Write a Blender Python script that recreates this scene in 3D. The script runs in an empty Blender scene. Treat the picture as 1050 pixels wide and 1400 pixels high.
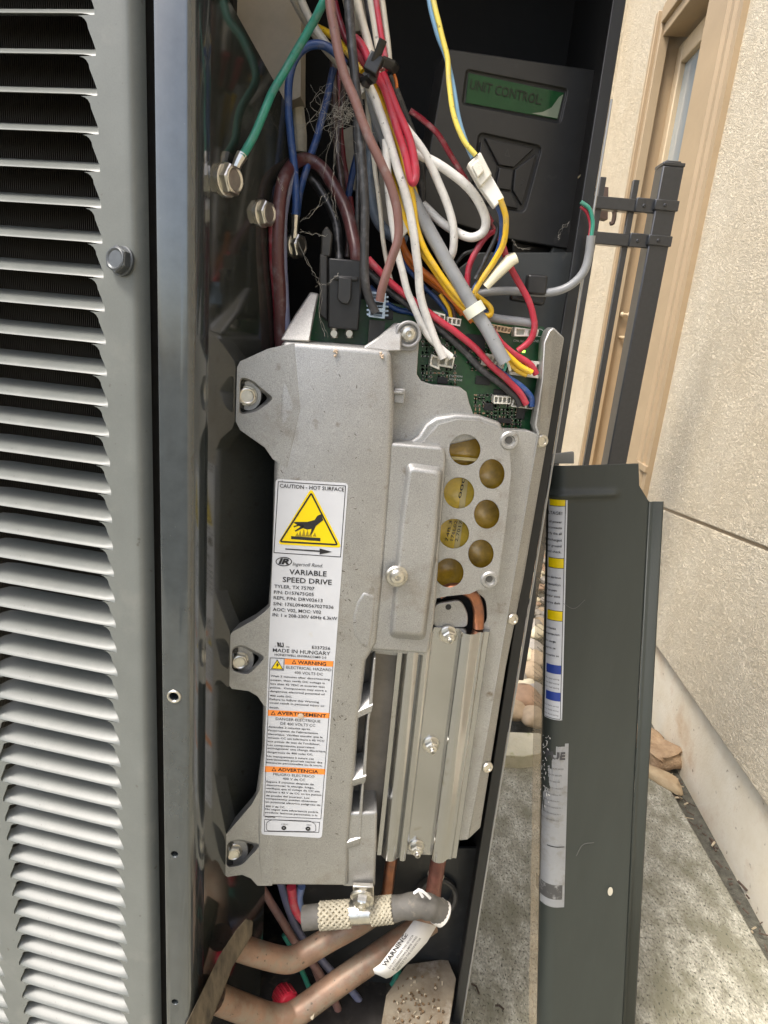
import bpy, bmesh, math, random
from mathutils import Vector, Matrix
from mathutils.geometry import tessellate_polygon
random.seed(7)
R = math.radians
sc = bpy.context.scene
COL = sc.collection

# ------------------------------------------------------------------ camera
CAM = Vector((0, 0, 1.0)); FPX = 870.0
_d = Vector((258 - 525, 3700 - 700, FPX)).normalized()          # nadir direction in camera axes (right, down, forward)
_up = -_d
_fw = (Vector((0, 0, 1)) - _d * _d.z).normalized()
_rt = _fw.cross(_up)
if _rt.x < 0: _rt = -_rt
def ray(px, py):
    v = Vector((px - 525, py - 700, FPX)); return Vector((v.dot(_rt), v.dot(_fw), v.dot(_up)))
cam_d = bpy.data.cameras.new('camera'); cam = bpy.data.objects.new('camera', cam_d); COL.objects.link(cam)
cam_d.sensor_fit = 'VERTICAL'; cam_d.sensor_height = 36; cam_d.lens = FPX / 1400 * 36
cam_d.clip_start = 0.02; cam_d.clip_end = 500
def axis(v): return Vector((v.dot(_rt), v.dot(_fw), v.dot(_up)))
ax, ay, az = axis(Vector((1, 0, 0))), axis(Vector((0, -1, 0))), axis(Vector((0, 0, -1)))
cam.matrix_world = Matrix(((ax.x, ay.x, az.x, CAM.x), (ax.y, ay.y, az.y, CAM.y), (ax.z, ay.z, az.z, CAM.z), (0, 0, 0, 1)))
sc.camera = cam
# ------------------------------------------------------------------ light
w = bpy.data.worlds.new('World'); sc.world = w; w.use_nodes = True
nt = w.node_tree; bg = nt.nodes['Background']
sky = nt.nodes.new('ShaderNodeTexSky'); sky.sky_type = 'NISHITA'; sky.sun_disc = False
SUN_DIR = Vector((-0.62, -0.50, 1.25)).normalized()
sky.sun_elevation = math.asin(SUN_DIR.z); sky.sun_rotation = math.atan2(SUN_DIR.x, SUN_DIR.y)
sky.air_density = 1.0; sky.dust_density = 4.0; sky.ozone_density = 0.6
nt.links.new(sky.outputs[0], bg.inputs[0]); bg.inputs[1].default_value = 0.14
sun_d = bpy.data.lights.new('sun', 'SUN'); sun = bpy.data.objects.new('sun', sun_d); COL.objects.link(sun)
sun_d.energy = 1.5; sun_d.angle = R(16); sun_d.color = (1, .97, .92)
sun.rotation_euler = SUN_DIR.to_track_quat('Z', 'Y').to_euler()
sc.view_settings.view_transform = 'Standard'; sc.view_settings.look = 'None'
sc.view_settings.exposure = 1.2; sc.view_settings.gamma = 1; sc.view_settings.use_curve_mapping = False

# ------------------------------------------------------------------ geometry helpers
class Pl:
    """a vertical (or free) plane in the place; n points to its front side"""
    def __init__(s, o, n, u=None):
        s.o = Vector(o); s.n = Vector(n).normalized()
        s.u = (u or Vector((0, 0, 1)).cross(s.n)).normalized()
        s.v = s.n.cross(s.u).normalized()
    def at(s, px, py, lift=0.0):
        r = ray(px, py); o = s.o + s.n * lift - CAM
        return CAM + r * (o.dot(s.n) / r.dot(s.n))
    def up(s, lift): return Pl(s.o + s.n * lift, s.n, s.u)
def P(px, py, Y):
    r = ray(px, py); return CAM + r * (Y / r.y)
def face(px, py, Y, yaw=0.0):
    a = R(yaw); return Pl(P(px, py, Y), (math.sin(a), -math.cos(a), 0))
def mm_per_px(p):
    v = Vector(p) - CAM; f = axis(Vector((0, 0, 1))); return v.dot(f) / FPX

class MB:
    def __init__(s): s.v = []; s.f = []
    def add(s, vs, fs):
        b = len(s.v); s.v += [Vector(x) for x in vs]; s.f += [tuple(i + b for i in f) for f in fs]; return s
    def loft(s, A, B):
        n = len(A); tri = tessellate_polygon([A]) if n > 4 else None
        capA = [tuple(range(n))]; capB = [tuple(range(2 * n - 1, n - 1, -1))]
        s.add(list(A) + list(B), capA + capB + [(i, i + n, (i + 1) % n + n, (i + 1) % n) for i in range(n)]); return s
    def prism(s, pl, pts, depth, lift=0.0):
        A = [pl.at(p[0], p[1], lift + (p[2] if len(p) > 2 else 0)) for p in pts]
        B = [a - pl.n * depth for a in A]; return s.loft(A, B)
    def box(s, c, sx, sy, sz, M=None):
        M = M or Matrix.Identity(3); vs = []
        for x in (-1, 1):
            for y in (-1, 1):
                for z in (-1, 1): vs.append(Vector(c) + M @ Vector((x * sx / 2, y * sy / 2, z * sz / 2)))
        s.add(vs, [(0, 1, 3, 2), (4, 6, 7, 5), (0, 4, 5, 1), (2, 3, 7, 6), (0, 2, 6, 4), (1, 5, 7, 3)]); return s
    def tube(s, pts, r, seg=10, flat=1.0, cap=True):
        pts = [Vector(p) for p in pts]; n = len(pts); rs = r if isinstance(r, list) else [r] * n
        t0 = (pts[1] - pts[0]).normalized(); a = t0.orthogonal().normalized(); vs = []
        for i in range(n):
            t = (pts[min(i + 1, n - 1)] - pts[max(i - 1, 0)])
            t = t.normalized() if t.length > 1e-9 else t0
            a = (a - t * a.dot(t)); a = a.normalized() if a.length > 1e-6 else t.orthogonal().normalized(); b = t.cross(a)
            for k in range(seg):
                q = 2 * math.pi * k / seg; vs.append(pts[i] + (a * math.cos(q) + b * math.sin(q) * flat) * rs[i])
        fs = [(i * seg + k, i * seg + (k + 1) % seg, (i + 1) * seg + (k + 1) % seg, (i + 1) * seg + k) for i in range(n - 1) for k in range(seg)]
        if cap: fs += [tuple(range(seg - 1, -1, -1)), tuple((n - 1) * seg + k for k in range(seg))]
        s.add(vs, fs); return s
    def lathe(s, c, axis_, prof, seg=24, rot=0.0):
        """prof: list of (radius, height along axis)"""
        c = Vector(c); t = Vector(axis_).normalized(); a = t.orthogonal().normalized(); b = t.cross(a); vs = []
        for r, h in prof:
            for k in range(seg):
                q = 2 * math.pi * k / seg + rot; vs.append(c + t * h + (a * math.cos(q) + b * math.sin(q)) * r)
        m = len(prof)
        fs = [(i * seg + k, i * seg + (k + 1) % seg, (i + 1) * seg + (k + 1) % seg, (i + 1) * seg + k) for i in range(m - 1) for k in range(seg)]
        fs += [tuple(range(seg - 1, -1, -1)), tuple((m - 1) * seg + k for k in range(seg))]
        s.add(vs, fs); return s
    def mesh(s, name, mat, o=Vector((0, 0, 0)), smooth=35, recalc=True):
        me = bpy.data.meshes.new(name); me.from_pydata([v - o for v in s.v], [], s.f)
        if recalc:
            bm = bmesh.new(); bm.from_mesh(me); bmesh.ops.recalc_face_normals(bm, faces=bm.faces); bm.to_mesh(me); bm.free()
        finish(me, smooth)
        if mat: me.materials.append(mat)
        return me
    def build(s, name, mat, parent=None, smooth=35, bevel=0, seg=2, recalc=True, cut=None):
        o = org(parent) if parent else Vector((0, 0, 0))
        me = s.mesh(name, mat, o, smooth, recalc); ob = bpy.data.objects.new(name, me); COL.objects.link(ob)
        if parent: ob.parent = parent
        if bevel:
            m = ob.modifiers.new('bevel', 'BEVEL'); m.width = bevel; m.segments = seg; m.limit_method = 'ANGLE'; m.angle_limit = R(30)
        return ob
def finish(me, ang):
    if ang:
        me.polygons.foreach_set('use_smooth', [True] * len(me.polygons)); me.set_sharp_from_angle(angle=R(ang))
ORG = {}
def org(o):
    while o.parent: o = o.parent
    return ORG.get(o.name, Vector((0, 0, 0)))
def tag(o, label, cat, group=None, kind=None):
    if label: o['label'] = label
    if cat: o['category'] = cat
    if group: o['group'] = group
    if kind: o['kind'] = kind
    return o
def root(name, loc, label, cat, group=None):
    o = bpy.data.objects.new(name, None); COL.objects.link(o); o.location = Vector(loc); o.empty_display_size = .02
    ORG[o.name] = Vector(loc); return tag(o, label, cat, group)
def cut(ob, cutter, bevel=0, seg=2, smooth=35):
    """really cuts: the result replaces the mesh, the cutter is deleted"""
    o = org(ob); cm = cutter.mesh('c', None, o, 0); c = bpy.data.objects.new('c', cm); COL.objects.link(c)
    c.parent = ob.parent
    for m in list(ob.modifiers): pass
    m = ob.modifiers.new('cut', 'BOOLEAN'); m.object = c; m.operation = 'DIFFERENCE'; m.solver = 'EXACT'
    dg = bpy.context.evaluated_depsgraph_get(); dg.update()
    me = bpy.data.meshes.new_from_object(ob.evaluated_get(dg)); mats = list(ob.data.materials)
    ob.modifiers.clear(); ob.data = me
    if not me.materials and mats: me.materials.append(mats[0])
    bpy.data.objects.remove(c); finish(me, smooth)
    if bevel:
        m = ob.modifiers.new('bevel', 'BEVEL'); m.width = bevel; m.segments = seg; m.limit_method = 'ANGLE'; m.angle_limit = R(35)
def spline(pts, sub=8):
    pts = [Vector(p) for p in pts]
    if len(pts) < 3: return pts
    q = [pts[0] * 2 - pts[1]] + pts + [pts[-1] * 2 - pts[-2]]; out = []
    for i in range(1, len(q) - 2):
        a, b, c, d = q[i - 1:i + 3]
        for k in range(sub):
            t = k / sub
            out.append(.5 * ((2 * b) + (c - a) * t + (2 * a - 5 * b + 4 * c - d) * t * t + (3 * b - a - 3 * c + d) * t ** 3))
    out.append(pts[-1]); return out

# ------------------------------------------------------------------ material helper
MATS = {}
def mat(name, col, rough=.5, metal=0.0, var=0.0, vscale=40, bump=0.0, bscale=200, bdist=.001, coat=0, col2=None, spec=.5, detail=4, stretch=None, fine=0.0, fscale=900, dirt=None, dscale=25, dlo=.55, dhi=.75, trans=0, alpha=1, emit=None, rvar=0, spots=None):
    if name in MATS: return MATS[name]
    m = bpy.data.materials.new(name); m.use_nodes = True; n = m.node_tree.nodes; l = m.node_tree.links
    b = n['Principled BSDF']; tc = n.new('ShaderNodeTexCoord'); src = tc.outputs['Object']
    if stretch:
        mp = n.new('ShaderNodeMapping'); mp.inputs['Scale'].default_value = stretch; l.new(src, mp.inputs[0]); src = mp.outputs[0]
    def noise(s, d=4, rough_=.6):
        x = n.new('ShaderNodeTexNoise'); x.inputs['Scale'].default_value = s; x.inputs['Detail'].default_value = d; x.inputs['Roughness'].default_value = rough_; l.new(src, x.inputs['Vector']); return x.outputs['Fac']
    def rgb(c): return (c[0], c[1], c[2], 1)
    def mix(f, a, c2, mode='MIX'):
        x = n.new('ShaderNodeMix'); x.data_type = 'RGBA'; x.blend_type = mode
        if isinstance(f, float): x.inputs[0].default_value = f
        else: l.new(f, x.inputs[0])
        for i, q in ((6, a), (7, c2)):
            if isinstance(q, tuple): x.inputs[i].default_value = rgb(q)
            else: l.new(q, x.inputs[i])
        return x.outputs[2]
    def ramp(f, lo, hi):
        x = n.new('ShaderNodeMapRange'); x.inputs[1].default_value = lo; x.inputs[2].default_value = hi; l.new(f, x.inputs[0]); return x.outputs[0]
    c = tuple(col)
    if var or col2:
        c2 = tuple(col2) if col2 else tuple(min(1, x * (1 + var)) for x in col); c1 = c if col2 else tuple(x * (1 - var) for x in col)
        c = mix(ramp(noise(vscale, detail), .3, .7), c1, c2)
    if fine:
        f = ramp(noise(fscale, 2), .25, .75); c = mix(f, mix(1.0, c, (1 - fine,) * 3, 'MULTIPLY'), mix(1.0, c, (1 + fine,) * 3, 'MULTIPLY'))
    if dirt: c = mix(ramp(noise(dscale, 6, .65), dlo, dhi), c, tuple(dirt))
    if spots: c = mix(ramp(noise(spots[1], 3, .5), spots[2], spots[3]), c, tuple(spots[0]))
    if isinstance(c, tuple): b.inputs['Base Color'].default_value = rgb(c)
    else: l.new(c, b.inputs['Base Color'])
    b.inputs['Roughness'].default_value = rough; b.inputs['Metallic'].default_value = metal
    if rvar:
        x = n.new('ShaderNodeMapRange'); x.inputs[3].default_value = max(.02, rough - rvar); x.inputs[4].default_value = min(1, rough + rvar); x.inputs[1].default_value = .3; x.inputs[2].default_value = .7
        l.new(noise(vscale * 1.7, 5), x.inputs[0]); l.new(x.outputs[0], b.inputs['Roughness'])
    b.inputs['Specular IOR Level'].default_value = spec; b.inputs['Coat Weight'].default_value = coat; b.inputs['Coat Roughness'].default_value = .08
    b.inputs['Transmission Weight'].default_value = trans; b.inputs['Alpha'].default_value = alpha
    if bump:
        bp = n.new('ShaderNodeBump'); bp.inputs['Strength'].default_value = bump; bp.inputs['Distance'].default_value = bdist
        l.new(noise(bscale, 3), bp.inputs['Height']); l.new(bp.outputs[0], b.inputs['Normal'])
    if emit: b.inputs['Emission Color'].default_value = rgb(emit[0]); b.inputs['Emission Strength'].default_value = emit[1]
    MATS[name] = m; return m

M_GRILLE = mat('grille paint', (.148, .158, .146), .38, .0, var=.06, vscale=30, bump=.12, bscale=900, bdist=.0004, dirt=(.20, .205, .185), dscale=18, dlo=.54, dhi=.8, fine=.05, spots=((.10, .10, .085), 130, .70, .76))
M_POST = mat('dark glossy paint', (.05, .06, .064), .20, .25, var=.15, vscale=60, coat=1.0, spec=.8, dirt=(.22, .22, .2), dscale=420, dlo=.70, dhi=.76, rvar=.06)
M_LINER = mat('mirror black paint', (.022, .024, .021), .10, 0, var=.2, vscale=20, coat=1.0, spec=1.0, rvar=.05, bump=.02, bscale=14, bdist=.003)
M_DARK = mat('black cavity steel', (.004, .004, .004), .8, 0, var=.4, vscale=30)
M_CAST = mat('cast aluminium', (.385, .385, .375), .48, .75, var=.10, vscale=14, bump=.28, bscale=1500, bdist=.0004, fine=.32, fscale=1350, spots=((.20, .17, .13), 70, .66, .80), dirt=(.25, .22, .175), dscale=16, dlo=.56, dhi=.85)
M_EXTR = mat('extruded aluminium', (.43, .435, .44), .17, 1.0, var=.06, vscale=14, spots=((.30, .28, .24), 90, .66, .8), rvar=.05, bump=.03, bscale=200)
M_STEEL = mat('zinc steel', (.62, .60, .54), .28, .95, var=.15, vscale=120, dirt=(.35, .31, .24), dscale=200, dlo=.58, dhi=.75)
M_COPPER = mat('copper', (.36, .155, .085), .32, .85, var=.2, vscale=60, dirt=(.22, .12, .09), dscale=80, dlo=.5, dhi=.7)
M_PIPE = mat('aged pipe', (.24, .15, .10), .48, .3, var=.25, vscale=35, dirt=(.23, .19, .14), dscale=60, dlo=.46, dhi=.68, spots=((.09, .07, .05), 220, .66, .72), bump=.25, bscale=300)
M_PANEL = mat('grey panel paint', (.031, .037, .033), .45, 0, var=.08, vscale=14, stretch=(3, 3, .4), dirt=(.044, .048, .043), dscale=40, dlo=.62, dhi=.9, bump=.05, bscale=400)
M_PANEL_GLOSS = mat('panel edge clear film', (.42, .41, .38), .07, 1.0, var=.1, bump=.06, bscale=60, bdist=.002)
M_WHITE = mat('sticker paper', (.56, .58, .61), .42, 0, var=.03, vscale=40, dirt=(.55, .53, .48), dscale=70, dlo=.66, dhi=.82)
M_INK = mat('black ink', (.015, .015, .017), .5)
M_YEL = mat('sticker yellow', (.80, .60, .0), .42, dirt=(.6, .5, .1), dscale=120, dlo=.66, dhi=.8)
M_ORG = mat('sticker orange', (.85, .26, .04), .42)
M_BLUEINK = mat('sticker blue', (.02, .05, .28), .4)
M_BLK = mat('black plastic', (.014, .014, .014), .38, var=.3, vscale=120, bump=.1, bscale=900, bdist=.0003)
M_CASE = mat('charcoal case plastic', (.028, .028, .027), .45, var=.1, vscale=60, bump=.35, bscale=1600, bdist=.0003, dirt=(.09, .085, .075), dscale=40, dlo=.62, dhi=.9)
M_KEY = mat('keypad rubber', (.022, .022, .022), .42, bump=.1, bscale=900)
M_NYL = mat('off white nylon', (.68, .66, .58), .4, var=.06, vscale=100, dirt=(.45, .40, .30), dscale=160, dlo=.6, dhi=.8)
M_CLEAR = mat('blue grey clear plastic', (.33, .42, .52), .2, var=.1, vscale=100)
M_PCB = mat('circuit board green', (.012, .085, .025), .32, col2=(.006, .05, .022), vscale=180, coat=.2, dirt=(.14, .13, .10), dscale=90, dlo=.62, dhi=.85)
M_STUCCO = None

def print_mesh(body, align='LEFT', bold=0.0, shear=0.0):
    cu = bpy.data.curves.new('t', 'FONT'); cu.body = body; cu.size = 1; cu.resolution_u = 2; cu.offset = bold; cu.shear = shear; cu.align_x = align
    ob = bpy.data.objects.new('t', cu); COL.objects.link(ob); dg = bpy.context.evaluated_depsgraph_get(); dg.update()
    me = bpy.data.meshes.new_from_object(ob.evaluated_get(dg)); vs = [v.co.copy() for v in me.vertices]; fs = [tuple(p.vertices) for p in me.polygons]
    bpy.data.objects.remove(ob); bpy.data.meshes.remove(me); return vs, fs
def write(mb, pl, body, xl, xr, yc, h, slope=.061, lift=.0002, bold=.0, shear=0, capfrac=.72, warp=None):
    """a line of print from pixel xl to xr whose capitals are h pixels tall, on plane pl"""
    vs, fs = print_mesh(body, bold=bold, shear=shear)
    if not vs: return
    x0, x1 = min(v.x for v in vs), max(v.x for v in vs); xm = (xl + xr) / 2
    A = pl.at(xl, yc + slope * (xl - xm), lift); B = pl.at(xr, yc + slope * (xr - xm), lift)
    e = B - A; c = pl.at(xm, yc, lift); hh = mm_per_px(c) * h / math.cos(R(8)); up_ = (Vector((0, 0, 1)) if abs(pl.n.z) < .3 else pl.v)
    if warp: up_ = warp
    k = hh / capfrac
    mb.add([A + e * ((v.x - x0) / (x1 - x0)) + up_ * (v.y - capfrac / 2) * k for v in vs], fs)
def flat(mb, pl, pts, lift):
    n = len(pts); mb.add([pl.at(x, y, lift) for x, y in pts], [tuple(range(n))])
def ring_line(mb, pl, pts, wpx, lift):
    """closed outline drawn as a thin flat band"""
    cx = sum(p[0] for p in pts) / len(pts); cy = sum(p[1] for p in pts) / len(pts); n = len(pts); inn = []
    for i in range(n):
        p0, p1, p2 = Vector(pts[i - 1]), Vector(pts[i]), Vector(pts[(i + 1) % n])
        d1 = (p1 - p0).normalized(); d2 = (p2 - p1).normalized(); n1 = Vector((-d1.y, d1.x)); n2 = Vector((-d2.y, d2.x)); b = (n1 + n2); b = b / max(.35, b.length_squared / 2) / 1.0
        s = 1 if b.dot(Vector((cx, cy)) - p1) > 0 else -1; inn.append(p1 + b * wpx * s)
    vs = [pl.at(x, y, lift) for x, y in pts] + [pl.at(q.x, q.y, lift) for q in inn]
    mb.add(vs, [(i, (i + 1) % n, n + (i + 1) % n, n + i) for i in range(n)])
def rrect(pts, r, k=4):
    """round the corners of a pixel polygon"""
    out = []; n = len(pts)
    for i in range(n):
        a, b, c = Vector(pts[i - 1][:2]), Vector(pts[i][:2]), Vector(pts[(i + 1) % n][:2])
        rr = min(r, (a - b).length * .45, (c - b).length * .45); p = b + (a - b).normalized() * rr; q = b + (c - b).normalized() * rr
        for t in range(k + 1):
            t /= k; v = p * (1 - t) ** 2 + b * 2 * t * (1 - t) + q * t * t; out.append((v.x, v.y))
    return out
def circ(x, y, rx, ry=None, k=28): return [(x + rx * math.cos(2 * math.pi * i / k), y + (ry or rx) * math.sin(2 * math.pi * i / k)) for i in range(k)]

# hex screw head with washer: meshes made once, shared by every copy
def screw_mesh(name, m, r, kind='hex'):
    mb = MB()
    if kind == 'hex':
        mb.lathe((0, 0, 0), (0, -1, 0), [(r * 1.45, -.001), (r * 1.45, r * .16), (r * 1.30, r * .28)], 28)
        mb.lathe((0, 0, 0), (0, -1, 0), [(r * 1.06, r * .15), (r * 1.06, r * .85), (r * .90, r * 1.02), (r * .66, r * 1.02), (r * .55, r * .88), (.0002, r * .86)], 6, .3)
    elif kind == 'bolt':
        mb.lathe((0, 0, 0), (0, -1, 0), [(r * 1.12, -.001), (r * 1.12, r * .10), (r * 1.05, r * .16)], 28)
        mb.lathe((0, 0, 0), (0, -1, 0), [(r * 1.04, r * .1), (r * 1.04, r * .62), (r * .96, r * .72)], 6, .3)
        mb.lathe((0, 0, 0), (0, -1, 0), [(r * .86, r * .6), (r * .86, r * .76), (r * .76, r * .80), (r * .66, r * .76), (r * .58, r * .68), (.0002, r * .64)], 26)
    elif kind == 'nut':      # nut on a stud
        mb.lathe((0, 0, 0), (0, -1, 0), [(r * 1.35, -.001), (r * 1.35, r * .14), (r * 1.2, r * .24)], 28)
        mb.lathe((0, 0, 0), (0, -1, 0), [(r * 1.06, r * .15), (r * 1.06, r * .95), (r * .8, r * 1.1)], 6, .2)
        mb.lathe((0, 0, 0), (0, -1, 0), [(r * .72, r), (r * .70, r * 1.35), (r * .45, r * 1.45)], 20)
        mb.lathe((0, 0, 0), (0, -1, 0), [(r * .44, r), (r * .44, r * 1.9), (r * .34, r * 2.0), (r * .26, r * 2.0), (r * .22, r * 1.6), (.0002, r * 1.6)], 14)
    else:                    # pan head with a star or cross recess
        mb.lathe((0, 0, 0), (0, -1, 0), [(r, -.001), (r, r * .25), (r * .8, r * .5), (r * .42, r * .6), (r * .30, r * .25), (.0002, r * .22)], 24)
        for a in (0.3, .3 + math.pi / 2):
            mb.lathe((0, 0, 0), (0, -1, 0), [(r * .1, 0), (r * .1, r * .3)], 4)
    return mb.mesh(name, m, smooth=30)
SCREWS = {}
def screw(name, parent, pos, nrm, r, m, kind='hex', spin=0, label=None):
    key = (name, round(r, 4), m.name, kind)
    if key not in SCREWS: SCREWS[key] = screw_mesh(name, m, r, kind)
    o = bpy.data.objects.new(name, SCREWS[key]); COL.objects.link(o)
    if parent: o.parent = parent
    o.location = Vector(pos) - (org(parent) if parent else Vector())
    q = Vector(nrm).normalized().to_track_quat('-Y', 'Z'); o.rotation_mode = 'QUATERNION'
    from mathutils import Quaternion
    o.rotation_quaternion = q @ Quaternion((0, 1, 0), spin)
    if label: o['label'] = label
    return o

# ================================================================== GROUND
def struct(o): o['kind'] = 'structure'; return o
M_CONC = mat('concrete', (.21, .20, .145), .85, var=0, col2=(.52, .50, .41), vscale=34, detail=12, fine=.5, fscale=210, bump=.7, bscale=220, bdist=.002, dirt=(.20, .19, .13), dscale=11, dlo=.44, dhi=.62, stretch=(1.25, .75, 1), spots=((.085, .08, .058), 230, .58, .66))
M_SOIL = mat('mulch soil', (.075, .072, .055), .9, col2=(.14, .135, .105), vscale=60, bump=.8, bscale=120, bdist=.01)
WDIR = Vector((.0584, .9983, 0)).normalized(); WN = Vector((-WDIR.y, WDIR.x, 0))       # the house wall: along, outward
WO = Vector((.797, 1.2534, 0))
def wl(s, z, wv=0.0): return WO + WDIR * s + WN * wv + Vector((0, 0, z))
g = MB(); g.add([(-60, -60, -.02), (60, -60, -.02), (60, 60, -.02), (-60, 60, -.02)], [(0, 1, 2, 3)])
struct(g.build('ground', M_SOIL))
# slab: its long right edge leaves a joint of soil beside the wall
g = MB(); e0, e1 = P(0, 0, 1), 0
def gz(px, py, z=0.0):
    r = ray(px, py); return CAM + r * ((z - CAM.z) / r.z)
R0, R1 = gz(905, 1058), gz(1048, 1308); dd = (R1 - R0).normalized()
Y1 = gz(715, 1035).y
A = [Vector((-2.5, -1.0, 0)), Vector((R1 + dd * 2.2)), Vector(R0), Vector((.33, Y1, 0)), Vector((-2.5, Y1 - .05, 0))]
g.loft(A, [a - Vector((0, 0, .1)) for a in A]); struct(g.build('concrete_slab', M_CONC, bevel=.004))

# ================================================================== HOUSE
def stucco():
    m = mat('stucco', (.73, .63, .455), .92, col2=(.80, .71, .54), vscale=6, detail=6, fine=.10, fscale=300, dirt=(.62, .53, .38), dscale=5, dlo=.52, dhi=.85)
    n = m.node_tree.nodes; l = m.node_tree.links; b = n['Principled BSDF']; tc = n.new('ShaderNodeTexCoord')
    a = n.new('ShaderNodeTexNoise'); a.inputs['Scale'].default_value = 140; a.inputs['Detail'].default_value = 3; a.inputs['Distortion'].default_value = 1.4
    v = n.new('ShaderNodeTexNoise'); v.inputs['Scale'].default_value = 330; v.inputs['Detail'].default_value = 3
    mp = n.new('ShaderNodeMapping'); mp.inputs['Scale'].default_value = (1, .75, 1.5); mp.inputs['Rotation'].default_value = (R(35), 0, 0)
    l.new(tc.outputs['Object'], mp.inputs[0]); l.new(mp.outputs[0], a.inputs['Vector']); l.new(tc.outputs['Object'], v.inputs['Vector'])
    r = n.new('ShaderNodeMapRange'); r.inputs[1].default_value = .43; r.inputs[2].default_value = .59; l.new(a.outputs['Fac'], r.inputs[0])
    ad = n.new('ShaderNodeMath'); ad.operation = 'MULTIPLY_ADD'; ad.inputs[1].default_value = .25; l.new(v.outputs['Fac'], ad.inputs[0]); l.new(r.outputs[0], ad.inputs[2])
    bp = n.new('ShaderNodeBump'); bp.inputs['Strength'].default_value = 1.0; bp.inputs['Distance'].default_value = .005; l.new(ad.outputs[0], bp.inputs['Height']); l.new(bp.outputs[0], b.inputs['Normal']); return m
M_STUCCO = stucco()
M_TRIM = mat('tan painted trim', (.37, .275, .165), .5, var=.06, vscale=8, dirt=(.34, .25, .15), dscale=30, dlo=.6, dhi=.85)
M_TRIM2 = mat('tan sash paint', (.52, .405, .255), .5, var=.05, vscale=8)
M_FOUND = mat('painted foundation', (.68, .60, .45), .85, col2=(.76, .70, .57), vscale=16, detail=8, dirt=(.48, .31, .15), dscale=8, dlo=.52, dhi=.80, spots=((.25, .18, .11), 60, .68, .76), bump=.4, bscale=150, bdist=.002)
M_GLASS = mat('window glass', (.30, .37, .40), .05, .0, spec=.9, coat=1)
M_IRON = mat('black iron paint', (.018, .020, .023), .3, var=.2, vscale=100, dirt=(.05, .05, .05), dscale=200, dlo=.64, dhi=.78, spec=.7, coat=.3)
SW = .022                                                        # stucco stands proud of the foundation
WP = Pl(WO + WN * SW, WN)
house = root('house_wall', WO, 'tan stucco house wall with pale foundation along the right of the concrete', 'house wall')
def wbox(mb, s0, s1, z0, z1, w0, w1):
    A = [wl(s0, z0, w1), wl(s1, z0, w1), wl(s1, z1, w1), wl(s0, z1, w1)]; B = [wl(s0, z0, w0), wl(s1, z0, w0), wl(s1, z1, w0), wl(s0, z1, w0)]; mb.loft(A, B); return mb
def s_of(px, py, lift=0.0): return (WP.at(px, py, lift) - WO).dot(WDIR)
def z_of(px, py, lift=0.0): return WP.at(px, py, lift).z
sT0 = s_of(943, 400); sT1 = s_of(906, 400); sJ0 = s_of(860, 400, -.05); sJ1 = s_of(840, 400)
sEnd = s_of(800, 400); zH = z_of(886, 78)
# lower edge of the stucco (drip line) and the control joint follow the photo on the wall plane
pa, pb = WP.at(966, 980), WP.at(1047, 1103); zd = (pa.z + pb.z) / 2
ja, jb = WP.at(895, 691), WP.at(1050, 752); js = (jb.z - ja.z) / ((jb - ja).dot(WDIR)); zj = lambda s: ja.z + js * (s - (ja - WO).dot(WDIR))
S_N, S_F = -3.5, sEnd + .4
mb = MB()
def wquad(mb, s0, s1, zf0, zf1, w0, w1):
    A = [wl(s0, zf0(s0), w1), wl(s1, zf0(s1), w1), wl(s1, zf1(s1), w1), wl(s0, zf1(s0), w1)]; mb.loft(A, [a - WN * (w1 - w0) for a in A])
wquad(mb, S_N, sT0 + .02, lambda s: zj(s) + .004, lambda s: 3.2, -.1, SW)
mb.build('upper_stucco', M_STUCCO, house, bevel=.003)
mb = MB(); wquad(mb, S_N, sT0 + .02, lambda s: zd, lambda s: zj(s) - .004, -.1, SW); mb.build('lower_stucco', M_STUCCO, house, bevel=.003)
mb = MB(); wquad(mb, S_N, sT0 + .02, lambda s: zj(s) - .006, lambda s: zj(s) + .006, -.1, SW - .007); mb.build('joint_bead', mat('joint bead', (.40, .31, .20), .7), house)
mb = MB(); wbox(mb, S_N, S_F, -.15, zd + .004, -.14, 0); mb.build('foundation', M_FOUND, house, bevel=.004)
mb = MB(); wbox(mb, sT0, S_F, zd, zd + .16, -.12, SW - .004); mb.build('stucco_under_window', M_STUCCO, house)
mb = MB(); wbox(mb, sT0, sJ1, zH + .1, 3.2, -.1, SW - .004); mb.build('stucco_over_window', M_STUCCO, house)
mb = MB(); wbox(mb, sJ1, S_F, zd, 3.2, -.1, SW - .004); mb.build('far_stucco', M_STUCCO, house)
# end wall closing the side yard
ew = root('end_wall', wl(S_F, 0), 'pale stucco wall closing the far end of the side yard', 'wall')
mb = MB(); c = wl(sEnd + .12, 0); mb.box((c.x - .9, c.y + .05, 1.2), 1.8, .1, 2.9); mb.build('stucco_face', M_STUCCO, ew)
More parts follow.
